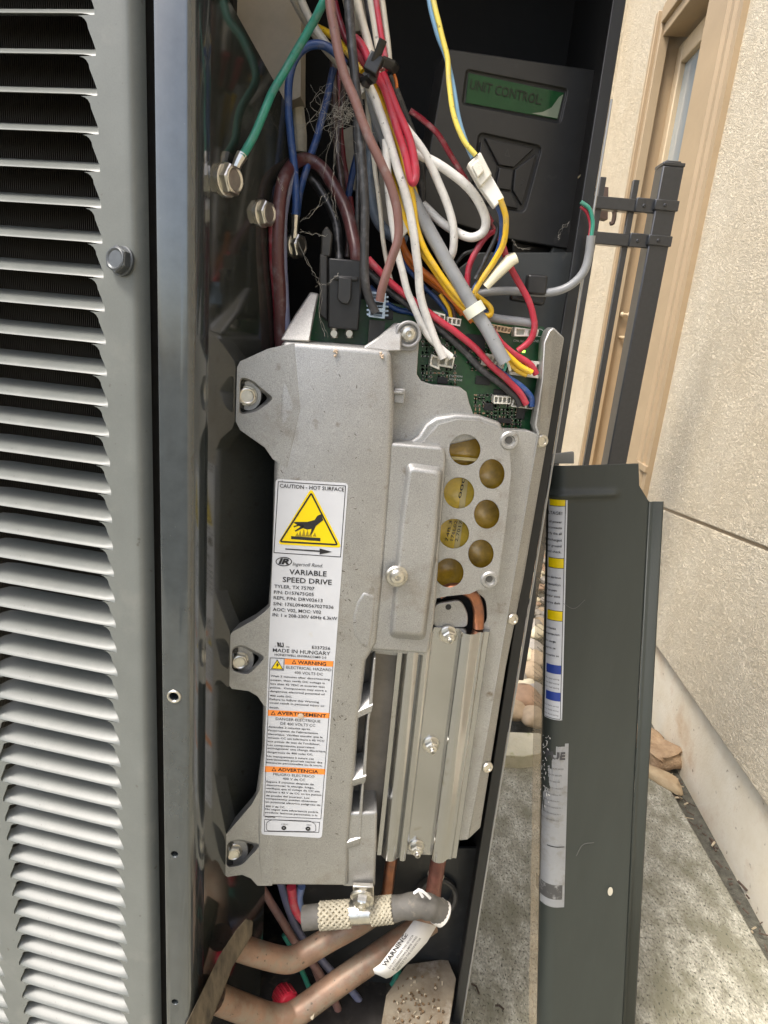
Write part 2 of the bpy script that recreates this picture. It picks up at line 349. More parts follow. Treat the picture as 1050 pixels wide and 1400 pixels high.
# window
zB = zd + .16
win = root('window', wl(sT0, zB), 'tall tan framed window with fluted trim in the stucco wall', 'window')
mb = MB(); prof = [(0, 0), (0, .016), (.10, .018), (.13, .010), (.18, .010), (.21, .020), (.30, .020), (.33, .012), (.38, .012), (.42, .022), (.62, .026), (.80, .034), (.92, .036), (1, .028), (1, 0)]
L = sT1 - sT0; A = [wl(sT0 + a * L, zB, SW + h) for a, h in prof]; B = [wl(sT0 + a * L, zH + .35, SW + h) for a, h in prof]; mb.loft(A, B); mb.build('near_trim', M_TRIM, win, smooth=25)
mb = MB(); zt = z_of(912, 655); wbox(mb, sT0 + .001, sT0 + L * .4, zt - .012, zt + .010, SW, SW + .0235); mb.build('trim_clip', M_TRIM, win, bevel=.002)
mb = MB(); sd = sJ0 - .02
wbox(mb, sJ0 - .002, sJ1 + .02, zB, zH + .02, -.09, SW - .01); mb.build('jamb', M_TRIM, win, bevel=.003)
mb = MB()
for a, b, h in ((0, .25, .014), (.25, .45, .004), (.45, .72, .022), (.72, 1, .010)): wbox(mb, sJ1 - .06 + a * .11, sJ1 - .06 + b * .11, zB, zH + .1, SW - .02, SW + h)
mb.build('far_trim', M_TRIM, win, bevel=.002)
mb = MB(); wbox(mb, sT1 - .02, sJ1 - .06, zH, zH + .04, -.09, SW + .004); wbox(mb, sT1 - .02, sJ1 - .06, zH + .04, zH + .10, -.09, SW + .018); mb.build('head_trim', M_TRIM, win, bevel=.003)
SF = -.045                                                      # sash face is recessed
ss0, ss1 = sT1 + .0, s_of(866, 400, SF - SW); mb = MB(); zS = zH - .02
wbox(mb, ss1 - .055, ss1, zB, zS, SF - .04, SF); wbox(mb, ss0 - .05, ss0 + .075, zB, zS, SF - .04, SF)
wbox(mb, ss0 + .075, ss1 - .055, zS - .07, zS, SF - .04, SF - .001); wbox(mb, ss0 + .075, ss1 - .055, zB, z_of(850, 470), SF - .04, SF - .001)
sash = mb.build('sash', M_TRIM2, win, bevel=.004)
mb = MB(); wbox(mb, ss0 + .07, ss1 - .05, zB + .1, zS - .06, SF - .03, SF - .02); mb.build('pane', M_GLASS, sash)
mb = MB(); q = wl(ss1 - .02, z_of(848, 428), SF); mb.lathe(q, WN, [(.012, 0), (.012, .008), (.006, .014), (.006, .03), (.011, .032), (.008, .042)], 14)
q2 = wl(ss1 - .02, z_of(845, 460), SF); mb.tube([q2, q2 + WN * .02, q2 + WN * .025 + WDIR * .03], .006, 8); mb.build('latch', M_TRIM2, win)
# foundation edge debris + sandstone pieces
M_SAND = mat('sandstone', (.27, .175, .10), .85, col2=(.42, .30, .18), vscale=30, detail=6, bump=.9, bscale=110, bdist=.006, dirt=(.20, .11, .06), dscale=20, dlo=.6, dhi=.8)
def rock(name, c, s, m, label, group=None, rough=.18, rot=0, cut_flat=False):
    rough = rough * (1.5 if cut_flat else 1)
    bm = bmesh.new(); bmesh.ops.create_icosphere(bm, subdivisions=3, radius=1); sd_ = random.random() * 100
    from mathutils import noise as nz
    ca, sa = math.cos(rot), math.sin(rot)
    for v in bm.verts:
        k = 1 + (rough * .5 * (nz.cell(v.co * 1.7 + Vector((sd_, 3, 1))) - .5) if cut_flat else 0) + rough * nz.noise(v.co * 1.2 + Vector((sd_, 0, 0))) * 1.8 + rough * .4 * nz.noise(v.co * 3.5 + Vector((0, sd_, 0)))
        p = v.co * k
        if cut_flat: p = Vector([math.copysign(abs(t) ** .6, t) for t in p])
        p = Vector((p.x * s[0], p.y * s[1], p.z * s[2])); v.co = Vector((p.x * ca - p.y * sa, p.x * sa + p.y * ca, p.z))
    me = bpy.data.meshes.new(name); bm.to_mesh(me); bm.free(); finish(me, 60); me.materials.append(m)
    o = bpy.data.objects.new(name, me); COL.objects.link(o); o.location = c; return tag(o, label, 'rock', group)
rock('sandstone_chunk', gz(897, 1036) + Vector((0, 0, .015)), (.045, .055, .028), M_SAND, 'brown sandstone chunk lying against the wall foundation beside the leaning panel', rough=.25, rot=.5, cut_flat=True)
rock('sandstone_slab', gz(902, 1066) + Vector((0, 0, .008)), (.055, .022, .012), mat('pale sandstone', (.46, .36, .22), .85, col2=(.36, .26, .15), vscale=40, bump=.4, bscale=90, bdist=.003), 'flat cream sandstone slab lying at the corner of the concrete below the brown chunk', rough=.2, rot=2.3, cut_flat=True)
rock('sandstone_sliver', gz(880, 1012) + Vector((0, 0, .01)), (.05, .05, .02), M_SAND, 'small sandstone piece half hidden behind the leaning panel edge', rough=.25, rot=1.0)
es = [gz(x, y, .035) for x, y in rrect([(676, 1000), (742, 1002), (741, 1030), (715, 1034), (676, 1031)], 6)]; mb = MB(); mb.loft(es, [p - Vector((0, 0, .05)) for p in es]); tag(mb.build('edging_stone', mat('edging limestone', (.46, .43, .30), .85, col2=(.56, .52, .39), vscale=25, bump=.7, bscale=70, bdist=.006, spots=((.30, .30, .14), 40, .6, .75)), bevel=.008, seg=3), 'flat pale edging stone between the concrete and the river rocks', 'rock')
# river rocks seen through the gap beside the cabinet
RM = [mat('river rock tan', (.42, .32, .21), .7, var=.2, vscale=30), mat('river rock grey', (.34, .31, .27), .7, var=.2, vscale=30), mat('river rock cream', (.60, .53, .37), .7, var=.15, vscale=30), mat('river rock rust', (.34, .22, .14), .7, var=.2, vscale=30)]
tone = ['tan', 'grey', 'cream', 'rust brown']; placed = []
big = [(712, 960, 2.0, 3), (728, 985, 1.3, 0), (700, 975, 1.4, 0), (722, 925, 1.5, 0), (706, 930, 1.2, 1), (716, 900, 1.2, 2), (726, 890, 1.3, 1), (720, 945, 1.2, 2), (730, 950, 1.2, 1), (712, 880, 1.3, 0), (722, 862, 1.7, 1), (733, 905, 1.2, 0), (733, 868, 1.2, 2), (718, 840, 1.2, 1)]
for i, (x, y, k, c) in enumerate(big):
    q = gz(x, y, .03); placed.append((q.x, q.y, .03 * k))
    rock('river_rock', q + Vector((0, 0, .012)), (.030 * k, .027 * k, .020 * k), RM[c], '%s rounded river rock near the front of the bed behind the cabinet' % tone[c], 'river rocks behind the cabinet', rough=.12, rot=i)
n_ = 0
for i in range(5000):
    x = random.uniform(-.1, .85); y = random.uniform(Y1 + .12, sEnd + 1.33); r = random.uniform(.014, .036)
    if x > WO.x + (y - WO.y) * .0585 - .03 or any((x - a) ** 2 + (y - b) ** 2 < ((r + cc) * .80) ** 2 for a, b, cc in placed): continue
    placed.append((x, y, r)); c = random.randrange(4); n_ += 1
    if n_ > 900: break
    dv_ = Vector((x, y, .02)) - CAM; cx_ = 525 + FPX * dv_.dot(axis(Vector((1, 0, 0)))) / dv_.dot(axis(Vector((0, 0, 1))))
    if not (672 < cx_ < 752): continue
    rock('river_rock', (x, y, r * .25), (r, r * .85, r * .6), RM[c], '%s rounded river rock in the bed behind the cabinet' % tone[c], 'river rocks behind the cabinet', rough=.12, rot=i)
# litter: chips and twigs in the wall joint and on the slab
def litter(name, label, boxes, m):
    mb = MB()
    for c, L_, wd, a in boxes:
        Mx = Matrix.Rotation(a, 3, 'Z') @ Matrix.Rotation(random.uniform(-.3, .3), 3, 'Y'); mb.box(c, L_, wd, random.uniform(.0012, .003), Mx)
    o = mb.build(name, m, smooth=0); o['kind'] = 'stuff'; tag(o, label, 'litter'); return o
bx_ = []
for i in range(75):
    t = random.random() ** 2.0; q = R0.lerp(R1, t * 1.1 - .08); bx_.append((q + Vector((random.uniform(.0, .035), random.uniform(-.02, .02), .004 + random.random() * .008 - .01)), random.uniform(.003, .028) * random.uniform(.4, 1), random.uniform(.001, .005), random.uniform(0, 3)))
litter('bark_chips', 'brown bark chips and twigs scattered in the joint by the wall', bx_[:52], mat('bark', (.085, .06, .042), .9, var=.5, vscale=90))
litter('straw_litter', 'pale straw and wood slivers caught in the joint by the wall', bx_[52:], mat('straw', (.40, .33, .22), .8, var=.3, vscale=90))
for px, py, a, L_ in ((655, 1358, 1.9, .018), (689, 1380, 2.5, .014)):
    mb = MB(); q = gz(px, py, .003); mb.tube([q, q + Vector((math.cos(a), math.sin(a), .1)) * L_ * .6, q + Vector((math.cos(a + .3), math.sin(a + .3), 0)) * L_], .0015, 6)
    tag(mb.build('twig', mat('bark', (.14, .085, .05))), 'short dark twig on the concrete near the cabinet base' if py < 1370 else 'short dark twig on the concrete beside the leaning panel foot', 'twig')

# ================================================================== IRON FENCE
FP = face(905, 300, 1.55, 0); fo = FP.at(870, 632)
fence = root('iron_fence', (fo.x, fo.y, 0), 'black iron fence section in front of the tan window', 'fence')
def vbar(mb, xpx, ypx, wd, dp, z0, z1, pl=FP):
    c = pl.at(xpx, ypx); mb.box((c.x, c.y + dp / 2, (z0 + z1) / 2), wd, dp, z1 - z0); return c
ztop = FP.at(915, 226).z; mb = MB(); pc = vbar(mb, 909.5, 290, .046, .05, -.01, ztop); post = mb.build('post', M_IRON, fence, bevel=.003)
mb = MB(); mb.box((pc.x, pc.y + .025, ztop + .003), .048, .052, .008); mb.box((pc.x, pc.y + .025, ztop + .009), .034, .038, .005); mb.build('post_cap', M_IRON, fence, bevel=.002)
for yy in (282, 331):
    zc = FP.at(900, yy).z; mb = MB(); x0 = FP.at(700, yy).x; mb.box(((x0 + pc.x) / 2 - .02, pc.y + .025, zc), pc.x - x0 - .05, .026, .026); mb.build('rail', M_IRON, fence, bevel=.002)
    mb = MB(); mb.box((pc.x, pc.y + .025, zc + .003), .053, .057, .022); mb.box((pc.x - .042, pc.y + .010, zc + .001), .045, .006, .030); mb.build('rail_bracket', M_IRON, fence, bevel=.002)
    screw('bracket_bolt', fence, (pc.x - .046, pc.y + .007, zc), (0, -1, 0), .004, M_IRON, 'pan'); screw('bracket_bolt', fence, (pc.x - .004, pc.y - .0035, zc + .003), (0, -1, 0), .004, M_IRON, 'pan')
    # base rail far below follows the same rhythm
pz = FP.at(873, 243).z; step = FP.at(873, 282).x - FP.at(827, 282).x
for k in range(2):
    c = FP.at(868, 282); mb = MB(); mb.box((c.x - step * k, pc.y + .025, (pz + .1) / 2), .013, .013, pz - .1); mb.build('picket', M_IRON, fence, bevel=.001)
hk = face(833, 275, 1.62); mb = MB(); mb.prism(hk, [(819, 254), (832, 256), (831, 300), (820, 298)], .03); mb.tube(spline([hk.at(836, 282), hk.at(840, 292), hk.at(838, 304), hk.at(834, 306)]), .005, 6)
tag(mb.build('gate_latch', mat('rusty iron', (.10, .065, .05), .6, var=.3), bevel=.003), 'brown rusty latch box on the fence rail left of the post', 'latch')

# ================================================================== CONDENSER CABINET
cab = root('condenser_cabinet', (-.1, .62, 0.05), 'dark grey outdoor condenser cabinet with louvered side and opened service bay', 'air conditioner')
gd = Vector((.98473, -.17408, 0)); gn = Vector((-.17408, -.98473, 0)); GP = Pl(P(205, 700, .50), gn, gd); go = GP.o.copy(); go.z = 0
def gp(u, z, wv=0.0): return go + gd * u + gn * wv + Vector((0, 0, z))
def gu(px, py): return (GP.at(px, py) - go).dot(gd)
PIT = .0243; Z0 = .9718; uR = gu(152, 700); uL = gu(20, 1250); u_edge = gu(188, 700)
kmin, kmax = -36, 12
# louver: lip on the sheet plane, tongue rising inward; ends flare into the sheet
def louver_mesh(u0, u1):
    prof = [(a_ * 1.5, b_ * (1.75 if a_ < -.003 else 1.25)) for a_, b_ in ((-.0152, .0042), (-.0120, .0036), (-.0080, .0026), (-.0040, .0012), (-.0014, -.0003), (-.0002, -.0013), (.0003, -.0022), (-.0005, -.0023), (-.0022, -.0013), (-.0050, -.0000), (-.0085, .0012), (-.0125, .0023), (-.0155, .0029))]
    us = [u0 - .002, u0 + .001, u0 + .004, u0 + .009, u0 + .02, (u0 + u1) / 2, u1 - .02, u1 - .009, u1 - .005, u1 - .002, u1 + .001, u1 + .003]
    fl = [1, .85, .45, .12, 0, 0, 0, .1, .35, .65, .9, 1]; vs = []; m = len(prof)
    for u, f in zip(us, fl):
        for a, (ww, zz) in enumerate(prof):
            sgn = 1
            vs.append(gd * u + gn * (ww * (1 - f * .75) - f * .0012) + Vector((0, 0, zz * (1 - f * .15) - f * .0016)))
    fs = [(i * m + a, i * m + (a + 1) % m, (i + 1) * m + (a + 1) % m, (i + 1) * m + a) for i in range(len(us) - 1) for a in range(m)] + [tuple(range(m)), tuple((len(us) - 1) * m + a for a in range(m - 1, -1, -1))]
    mb = MB(); mb.add(vs, fs); return mb.mesh('louver', M_GRILLE, smooth=50)
# frame sheet with scalloped openings
mb = MB(); right = []
def scallop(zl, uref, sgn):
    """from the top of one opening down to the louver below it"""
    a = []
    top = zl + PIT - .0036; bot = zl + .0008; r = .0075
    for t in (0, .25, .5, .75, 1): q = t * math.pi / 2; a.append((uref - sgn * (.0046 + r - math.sin(q) * r), top - r + math.cos(q) * r))
    a.append((uref - sgn * .0010, zl + .0050)); a.append((uref + sgn * .0006, bot)); a.append((uref + sgn * .0006, zl - .0030)); return a
zt_, zb_ = Z0 + PIT * (kmax + .7), Z0 + PIT * (kmin - .3)
uR2 = uL - .022
def column_side(uref, sgn):
    a = [(uref - sgn * .012, zt_)]
    for k in range(kmax - 1, kmin - 1, -1): a += scallop(Z0 + k * PIT, uref, sgn)
    a.append((uref, zb_)); return a
def strip(mb, edgeA, uB, th=.0012):
    """sheet between a scalloped edge and a straight line, as quads"""
    vs = []
    for u, z in edgeA: vs += [gp(u, z), gp(uB, z)]
    n = len(edgeA); mb.add(vs, [(2 * i, 2 * i + 1, 2 * i + 3, 2 * i + 2) for i in range(n - 1)])
    vs2 = []
    for u, z in edgeA: vs2 += [gp(u, z), gp(u, z, -th)]
    mb.add(vs2, [(2 * i, 2 * i + 1, 2 * i + 3, 2 * i + 2) for i in range(n - 1)])
strip(mb, column_side(uR, 1), u_edge - .004)
strip(mb, column_side(uL, -1), uL - .011); strip(mb, column_side(uR2, 1), uL - .011)
uLL = uR2 - (uR - uL); strip(mb, column_side(uLL, -1), uLL - .02)
prev = None; vs = []                                            # bent right edge
bend = [(-.004, 0), (-.0010, -.0001), (.0010, -.0007), (.0030, -.0022), (.0052, -.0048), (.0068, -.0082), (.0074, -.0120)]
for du, dw in bend: vs += [gp(u_edge + du, zt_, dw), gp(u_edge + du, zb_, dw)]
mb.add(vs, [(2 * i, 2 * i + 1, 2 * i + 3, 2 * i + 2) for i in range(len(bend) - 1)])
vs = [gp(uLL - .02, zt_), gp(u_edge - .004, zt_), gp(u_edge - .004, zt_ + .3), gp(uLL - .02, zt_ + .3)]; mb.add(vs, [(0, 1, 2, 3)])
vs = [gp(uLL - .02, zb_), gp(u_edge - .004, zb_), gp(u_edge - .004, .1), gp(uLL - .02, .1)]; mb.add(vs, [(0, 1, 2, 3)])
grille = mb.build('grille_panel', M_GRILLE, cab, smooth=50)
lm = louver_mesh(uL, uR); lm2 = louver_mesh(uLL, uR2)
for k in range(kmin, kmax + 1):
    for me in ((lm, lm2) if k < -20 else (lm,)):
        o = bpy.data.objects.new('louver', me); COL.objects.link(o); o.parent = grille
        o.location = go + Vector((0, 0, Z0 + k * PIT + .0005)) - org(cab)
q = GP.at(167, 357); screw('hex_screw', cab, q, gn + Vector((-.22, 0, .15)), .0098, mat('painted screw', (.085, .092, .095), .35, .3, var=.15, vscale=200), 'bolt', .5)
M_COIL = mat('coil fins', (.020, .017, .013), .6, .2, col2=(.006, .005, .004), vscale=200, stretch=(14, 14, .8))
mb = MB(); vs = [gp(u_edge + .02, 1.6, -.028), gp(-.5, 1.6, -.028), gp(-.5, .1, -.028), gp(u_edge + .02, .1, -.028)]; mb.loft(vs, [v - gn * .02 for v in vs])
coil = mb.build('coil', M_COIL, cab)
mb = MB()
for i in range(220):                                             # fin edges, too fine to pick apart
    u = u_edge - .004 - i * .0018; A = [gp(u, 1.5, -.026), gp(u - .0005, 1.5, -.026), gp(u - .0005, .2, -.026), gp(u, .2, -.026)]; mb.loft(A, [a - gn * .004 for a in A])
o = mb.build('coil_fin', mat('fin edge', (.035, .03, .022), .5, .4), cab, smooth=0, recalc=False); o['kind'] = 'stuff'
# corner post
PP = face(236, 700, .484, 0); xl, xr = PP.at(218.5, 700).x, PP.at(259.5, 700).x; yp = PP.o.y
A2 = [(xl, yp), (xr - .0015, yp), (xr + .0005, yp + .0018), (xr + .0045, yp + .012), (xr + .0045, yp + .05), (xl, yp + .05)]
mb = MB(); mb.loft([Vector((x, y, .1)) for x, y in A2], [Vector((x, y, 1.5)) for x, y in A2]); postc = mb.build('corner_post', M_POST, cab, bevel=.0012, seg=3)
cm = MB()
for x, y, r in ((238, 952, .0040), (238.5, 1168, .0034), (239, 1370, .0034)): cm.lathe(PP.at(x, y) + Vector((0, -.005, 0)), (0, 1, 0), [(r, 0), (r, .02)], 18)
cut(postc, cm, .0005, 2)
for x, y, r in ((238, 952, .0040),): mb = MB(); mb.tube([PP.at(x, y) + Vector((math.cos(t) * (r + .0012), -.0004, math.sin(t) * (r + .0012))) for t in [i * math.pi / 12 for i in range(25)]], .0011, 6); mb.build('hole_ring', M_STEEL, cab)
# gap strip behind grille edge
# service bay: liner, back, roof, floor, jamb
XL = xr + .0055; th_ = R(25); LP = Pl(P(322.5, 541, .5480), (math.cos(th_), -math.sin(th_), 0))
mb = MB(); lz0 = [(268, -40), (289, -40), (313, 0), (372, 106), (394, 146), (396, 300), (393, 480)]; lq = [LP.at(*p) for p in lz0]
bq = lq[-1]; ft = lq[0]; lq = lq + [Vector((bq.x, bq.y, .1)), Vector((ft.x, ft.y, .1))]; mb.loft(lq, [p - LP.n * .003 for p in lq]); mb.build('side_liner', M_LINER, cab)
JX = P(795, 380, .615).x; mb = MB()
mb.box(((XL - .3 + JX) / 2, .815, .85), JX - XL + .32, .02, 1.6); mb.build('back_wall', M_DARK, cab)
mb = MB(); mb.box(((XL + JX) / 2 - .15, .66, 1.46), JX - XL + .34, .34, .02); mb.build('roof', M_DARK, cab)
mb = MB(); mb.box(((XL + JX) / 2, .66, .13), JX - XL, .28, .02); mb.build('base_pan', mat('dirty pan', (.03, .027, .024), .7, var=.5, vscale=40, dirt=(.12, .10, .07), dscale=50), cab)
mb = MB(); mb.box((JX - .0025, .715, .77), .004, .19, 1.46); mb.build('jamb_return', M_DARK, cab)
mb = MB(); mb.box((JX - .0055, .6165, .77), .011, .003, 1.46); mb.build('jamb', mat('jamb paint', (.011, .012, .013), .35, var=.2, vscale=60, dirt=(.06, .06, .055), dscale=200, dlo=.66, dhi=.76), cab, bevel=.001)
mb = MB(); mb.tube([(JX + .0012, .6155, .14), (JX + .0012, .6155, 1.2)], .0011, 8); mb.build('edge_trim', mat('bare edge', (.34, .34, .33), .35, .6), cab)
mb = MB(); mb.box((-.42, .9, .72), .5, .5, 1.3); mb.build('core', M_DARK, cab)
# beige insulation above the liner
IP = face(380, 60, .665); mb = MB(); mb.prism(IP, [(200, -120), (412, -120), (411, 132), (393, 140), (200, 140)], .03)
mb.build('insulation_board', mat('beige board', (.46, .41, .33), .8, var=.12, vscale=30, dirt=(.30, .26, .20), dscale=30), cab)
IP2 = face(470, 40, .78); mb = MB(); mb.prism(IP2, [(455, -60), (520, -60), (500, 40), (478, 45)], .01); mb.build('insulation_tape', mat('dirty tape', (.40, .37, .30), .7, var=.25, vscale=50), cab); mb = MB(); mb.prism(IP2, [(468, 178), (498, 165), (505, 240), (492, 262), (476, 258)], .01); mb.build('insulation_tape', mat('dirty tape', (.40, .37, .30)), cab); mb = MB(); mb.prism(face(532, 260, .72), [(515, 200), (560, 235), (548, 330), (524, 318)], .012)
mb.build('insulation_tape', mat('dirty tape', (.40, .37, .30), .7, var=.25, vscale=50), cab)
# shelf plate behind the board on the right and the lower sheet
SP = face(740, 430, .645, 0); mb = MB(); mb.prism(SP, [(655, 345), (800, 345), (792, 385), (735, 720), (700, 720), (560, 420)], .004); mb.build('bay_plate', mat('bay plate paint', (.040, .044, .044), .4, var=.15, vscale=30, dirt=(.10, .095, .085), dscale=60, dlo=.62, dhi=.8), cab, bevel=.001)
mb = MB(); mb.prism(face(590, 1250, .66), [(400, 1160), (672, 1160), (628, 1400), (612, 1500), (380, 1500)], .004); mb.build('lower_plate', mat('lower plate paint', (.020, .022, .023), .4, var=.3, vscale=40, dirt=(.07, .065, .055), dscale=60, dlo=.60, dhi=.8), cab)

# ================================================================== MOTOR DRIVE
DP = face(430, 800, .55, 4.0); DN = DP.n
drive = root('motor_drive', DP.at(430, 1210) + Vector((0, .03, 0)), 'cast aluminium motor drive housing with a tall white warning label', 'motor drive')
body = [(384, 465), (500, 474), (536, 479), (540, 560), (536, 640), (522, 800), (513, 905), (503, 1020), (494, 1105), (516, 1110), (513, 1213), (352, 1212), (351, 1090), (358, 1030), (360, 960), (366, 832), (371, 760), (374, 640), (374, 620)]
mb = MB(); mb.prism(DP, [(384, 465), (500, 474), (536, 479), (540, 560), (536, 640), (524, 800), (516, 880), (501, 905), (491, 985), (485, 1066), (477, 1150), (477, 1213), (350, 1212), (349, 1090), (357, 1030), (359, 960), (366, 832), (371, 760), (374, 640), (376, 600)], .065)
housing = mb.build('housing', M_CAST, drive, bevel=.0055, seg=4)
mb = MB(); mb.prism(DP, [(468, 1112), (516, 1111), (513, 1214), (468, 1213)], .05, -.0035); mb.build('housing_tab', M_CAST, drive, bevel=.003, seg=3)
# scoops down the right side: a thin outer lip with curved shelves between it and the body
mb = MB(); mb.prism(DP, [(511, 900), (514, 900), (509, 964), (505, 985), (500, 1062), (498, 1067), (493, 1146), (488, 1150), (495, 1066), (502, 985)], .04, -.003); mb.build('scoop_lip', M_CAST, drive, bevel=.0006)
for x0, y0, x1, y1 in ((486, 974, 509, 964), (479, 1067, 500, 1061), (470, 1153, 492, 1146)):
    mb = MB(); A = []; rows = [(0, .0), (.35, -.004), (.7, -.012), (1, -.03)]
    top = [[DP.at(x0 + 2, y0 - 36 * f ** 1.5, l - .001), DP.at(x1 + .5, y1 - 34 * f ** 1.5, l - .002)] for f, l in rows]
    bot = [[DP.at(x0, y0 + 9, l - .0014), DP.at(x1 - 1, y1 + 9, l - .0024)] for f, l in rows]
    vs = [p for r_ in top for p in r_] + [p for r_ in bot for p in r_]; n = len(rows)
    fs = [(2 * i, 2 * i + 1, 2 * i + 3, 2 * i + 2) for i in range(n - 1)] + [(2 * n + 2 * i, 2 * n + 2 * i + 2, 2 * n + 2 * i + 3, 2 * n + 2 * i + 1) for i in range(n - 1)]
    fs += [(0, 2 * n, 2 * n + 1, 1)] + [(2 * i, 2 * i + 2, 2 * n + 2 * i + 2, 2 * n + 2 * i) for i in range(n - 1)] + [(2 * i + 1, 2 * n + 2 * i + 1, 2 * n + 2 * i + 3, 2 * i + 3) for i in range(n - 1)]
    mb.add(vs, fs); mb.build('scoop_shelf', M_CAST, drive, smooth=50)
# three bolt ears, each with a pocket cut for its bolt
ears = [([(402, 469, 0), (366, 477, -.0005), (328, 494, -.0025), (324, 502, -.003), (322, 576, -.003), (328, 588, -.0025), (362, 612, -.0005), (373, 628, 0), (392, 640, 0), (410, 560, 0)],
         [(327, 513), (345, 518), (378, 545), (352, 564), (326, 569)], (338, 541)),
        ([(376, 822, 0), (362, 836, -.0004), (348, 847, -.001), (317, 864, -.0025), (314, 870, -.003), (312, 936, -.003), (317, 942, -.0025), (340, 945, -.001), (352, 952, -.0005), (360, 964, 0), (375, 975, 0)],
         [(316, 884), (332, 880), (366, 898), (340, 924), (315, 918)], (328, 902)),
        ([(364, 1030, 0), (355, 1080, -.0004), (344, 1100, -.001), (308, 1142, -.0025), (306, 1148, -.003), (304, 1194, -.003), (311, 1199, -.0025), (331, 1196, -.0015), (343, 1201, -.001), (352, 1211, -.0004), (372, 1211, 0), (380, 1120, 0)],
         [(309, 1150), (328, 1146), (360, 1154), (332, 1184), (308, 1188)], (320, 1163))]
for pts, pocket, (bx, by) in ears:
    mb = MB(); mb.prism(DP, pts, .013, .0003); ear = mb.build('mounting_ear', M_CAST, drive)
    ctr = Vector((bx, by)); A = [DP.at(x, y, .004) for x, y in rrect(pocket, 8)]; B = [DP.at(bx + (x - bx) * .55, by + (y - by) * .72, -.0260) for x, y in rrect(pocket, 8)]
    cm = MB(); cm.loft(A, B); cut(ear, cm, .0012, 2, 40)
    cm = MB(); cm.loft(A, B); cut(housing, cm, .0022, 3, 40)
    mb = MB(); mb.prism(DP, circ(bx + 2, by, 17, 20, 24), .008, -.0135); mb.build('ear_pad', M_CAST, drive)
    screw('hex_bolt', drive, DP.at(bx, by, -.0132), DN + Vector((.12, 0, .05)), .0080, M_STEEL, 'bolt', .25)
# upper gussets rising behind the front face
mb = MB(); mb.prism(DP, [(383, 465, -.001), (402, 432, -.02), (424, 399, -.035), (436, 401, -.035), (430, 430, -.02), (424, 459, -.003), (424, 468, -.002)], .006)
mb.build('gusset', M_CAST, drive, bevel=.0015); mb = MB(); mb.prism(DP, [(497, 474, -.002), (518, 460, -.010), (540, 441, -.022), (549, 444, -.022), (549, 480, -.004), (500, 482, -.002)], .008)
mb.build('gusset', M_CAST, drive, bevel=.0015)
BP = face(600, 800, .583, 4.0)
base_pts = [(500, 478), (540, 443), (575, 444), (573, 462), (570, 512), (576, 521), (590, 526), (630, 530), (638, 536), (642, 552), (650, 574), (668, 586), (722, 589), (735, 594), (727, 650), (702, 800), (668, 1000), (640, 1148), (520, 1160), (545, 897), (480, 890)]
mb = MB(); mb.prism(BP, base_pts, .012); bplate = mb.build('base_plate', M_CAST, drive)
mb = MB(); mb.prism(BP, [(470, 880), (560, 880), (535, 1165), (460, 1165)], .006, -.013); mb.build('deep_floor', mat('shaded casting', (.26, .235, .20), .6, .5, var=.15, vscale=40), drive)  # same bare casting; shade in the slot is painted in as a darker tone
holes = [(635.5, 615, 21.5, 21.5), (672.5, 648, 17.5, 20.5), (627.5, 674, 21, 21.5), (665.5, 703, 17.5, 20), (620.5, 729.5, 21, 20.5), (657.5, 757, 17.5, 19.5), (614, 783, 20, 20)]
cm = MB()
for x, y, a, b in holes: cm.loft([BP.at(*p, .05) for p in circ(x, y, a, b, 32)], [BP.at(*p, -.03) for p in circ(x, y, a * .98, b * .98, 32)])
cm2 = MB(); cm2.loft([BP.at(*p, .05) for p in rrect([(588, 812), (640, 808), (664, 816), (666, 850), (650, 862), (588, 858)], 12)], [BP.at(*p, -.02) for p in rrect([(588, 812), (640, 808), (664, 816), (666, 850), (650, 862), (588, 858)], 12)])
cut(bplate, cm); cut(bplate, cm2, .002, 3)
mb = MB(); mb.prism(BP, [(744, 468, -.006), (750, 452, -.01), (757, 447, -.010), (772, 462, -.012), (748, 606, -.012), (716, 792, -.012), (692, 912, -.012), (657, 1132, -.012), (640, 1148, -.003), (666, 1000, 0), (700, 802, 0), (725, 652, 0), (735, 592, 0), (731, 582, -.002), (741, 520, -.004)], .018, .0012)
mb.build('side_wall', M_CAST, drive, bevel=.0015)
mb = MB(); mb.prism(BP, rrect([(540, 441), (573, 443), (571, 480), (540, 480)], 8), .02, .006); mb.lathe(BP.at(558, 457, .006), DN, [(.0115, 0), (.0115, .0035), (.0085, .0035), (.0085, .001)], 28); mb.build('screw_boss', mat('sealed casting', (.30, .30, .30), .5, .6, var=.1, vscale=60, fine=.1), drive, bevel=.001)
screw('cross_screw', drive, BP.at(558.5, 456.5, .0075), DN, .0068, M_STEEL, 'pan')
mb = MB(); mb.box(DP.at(546, 541, -.012), .010, .006, .013); mb.prism(DP, [(532, 533), (552, 535), (551, 540), (531, 538)], .012, -.006); mb.build('clip', M_CAST, drive, bevel=.001)
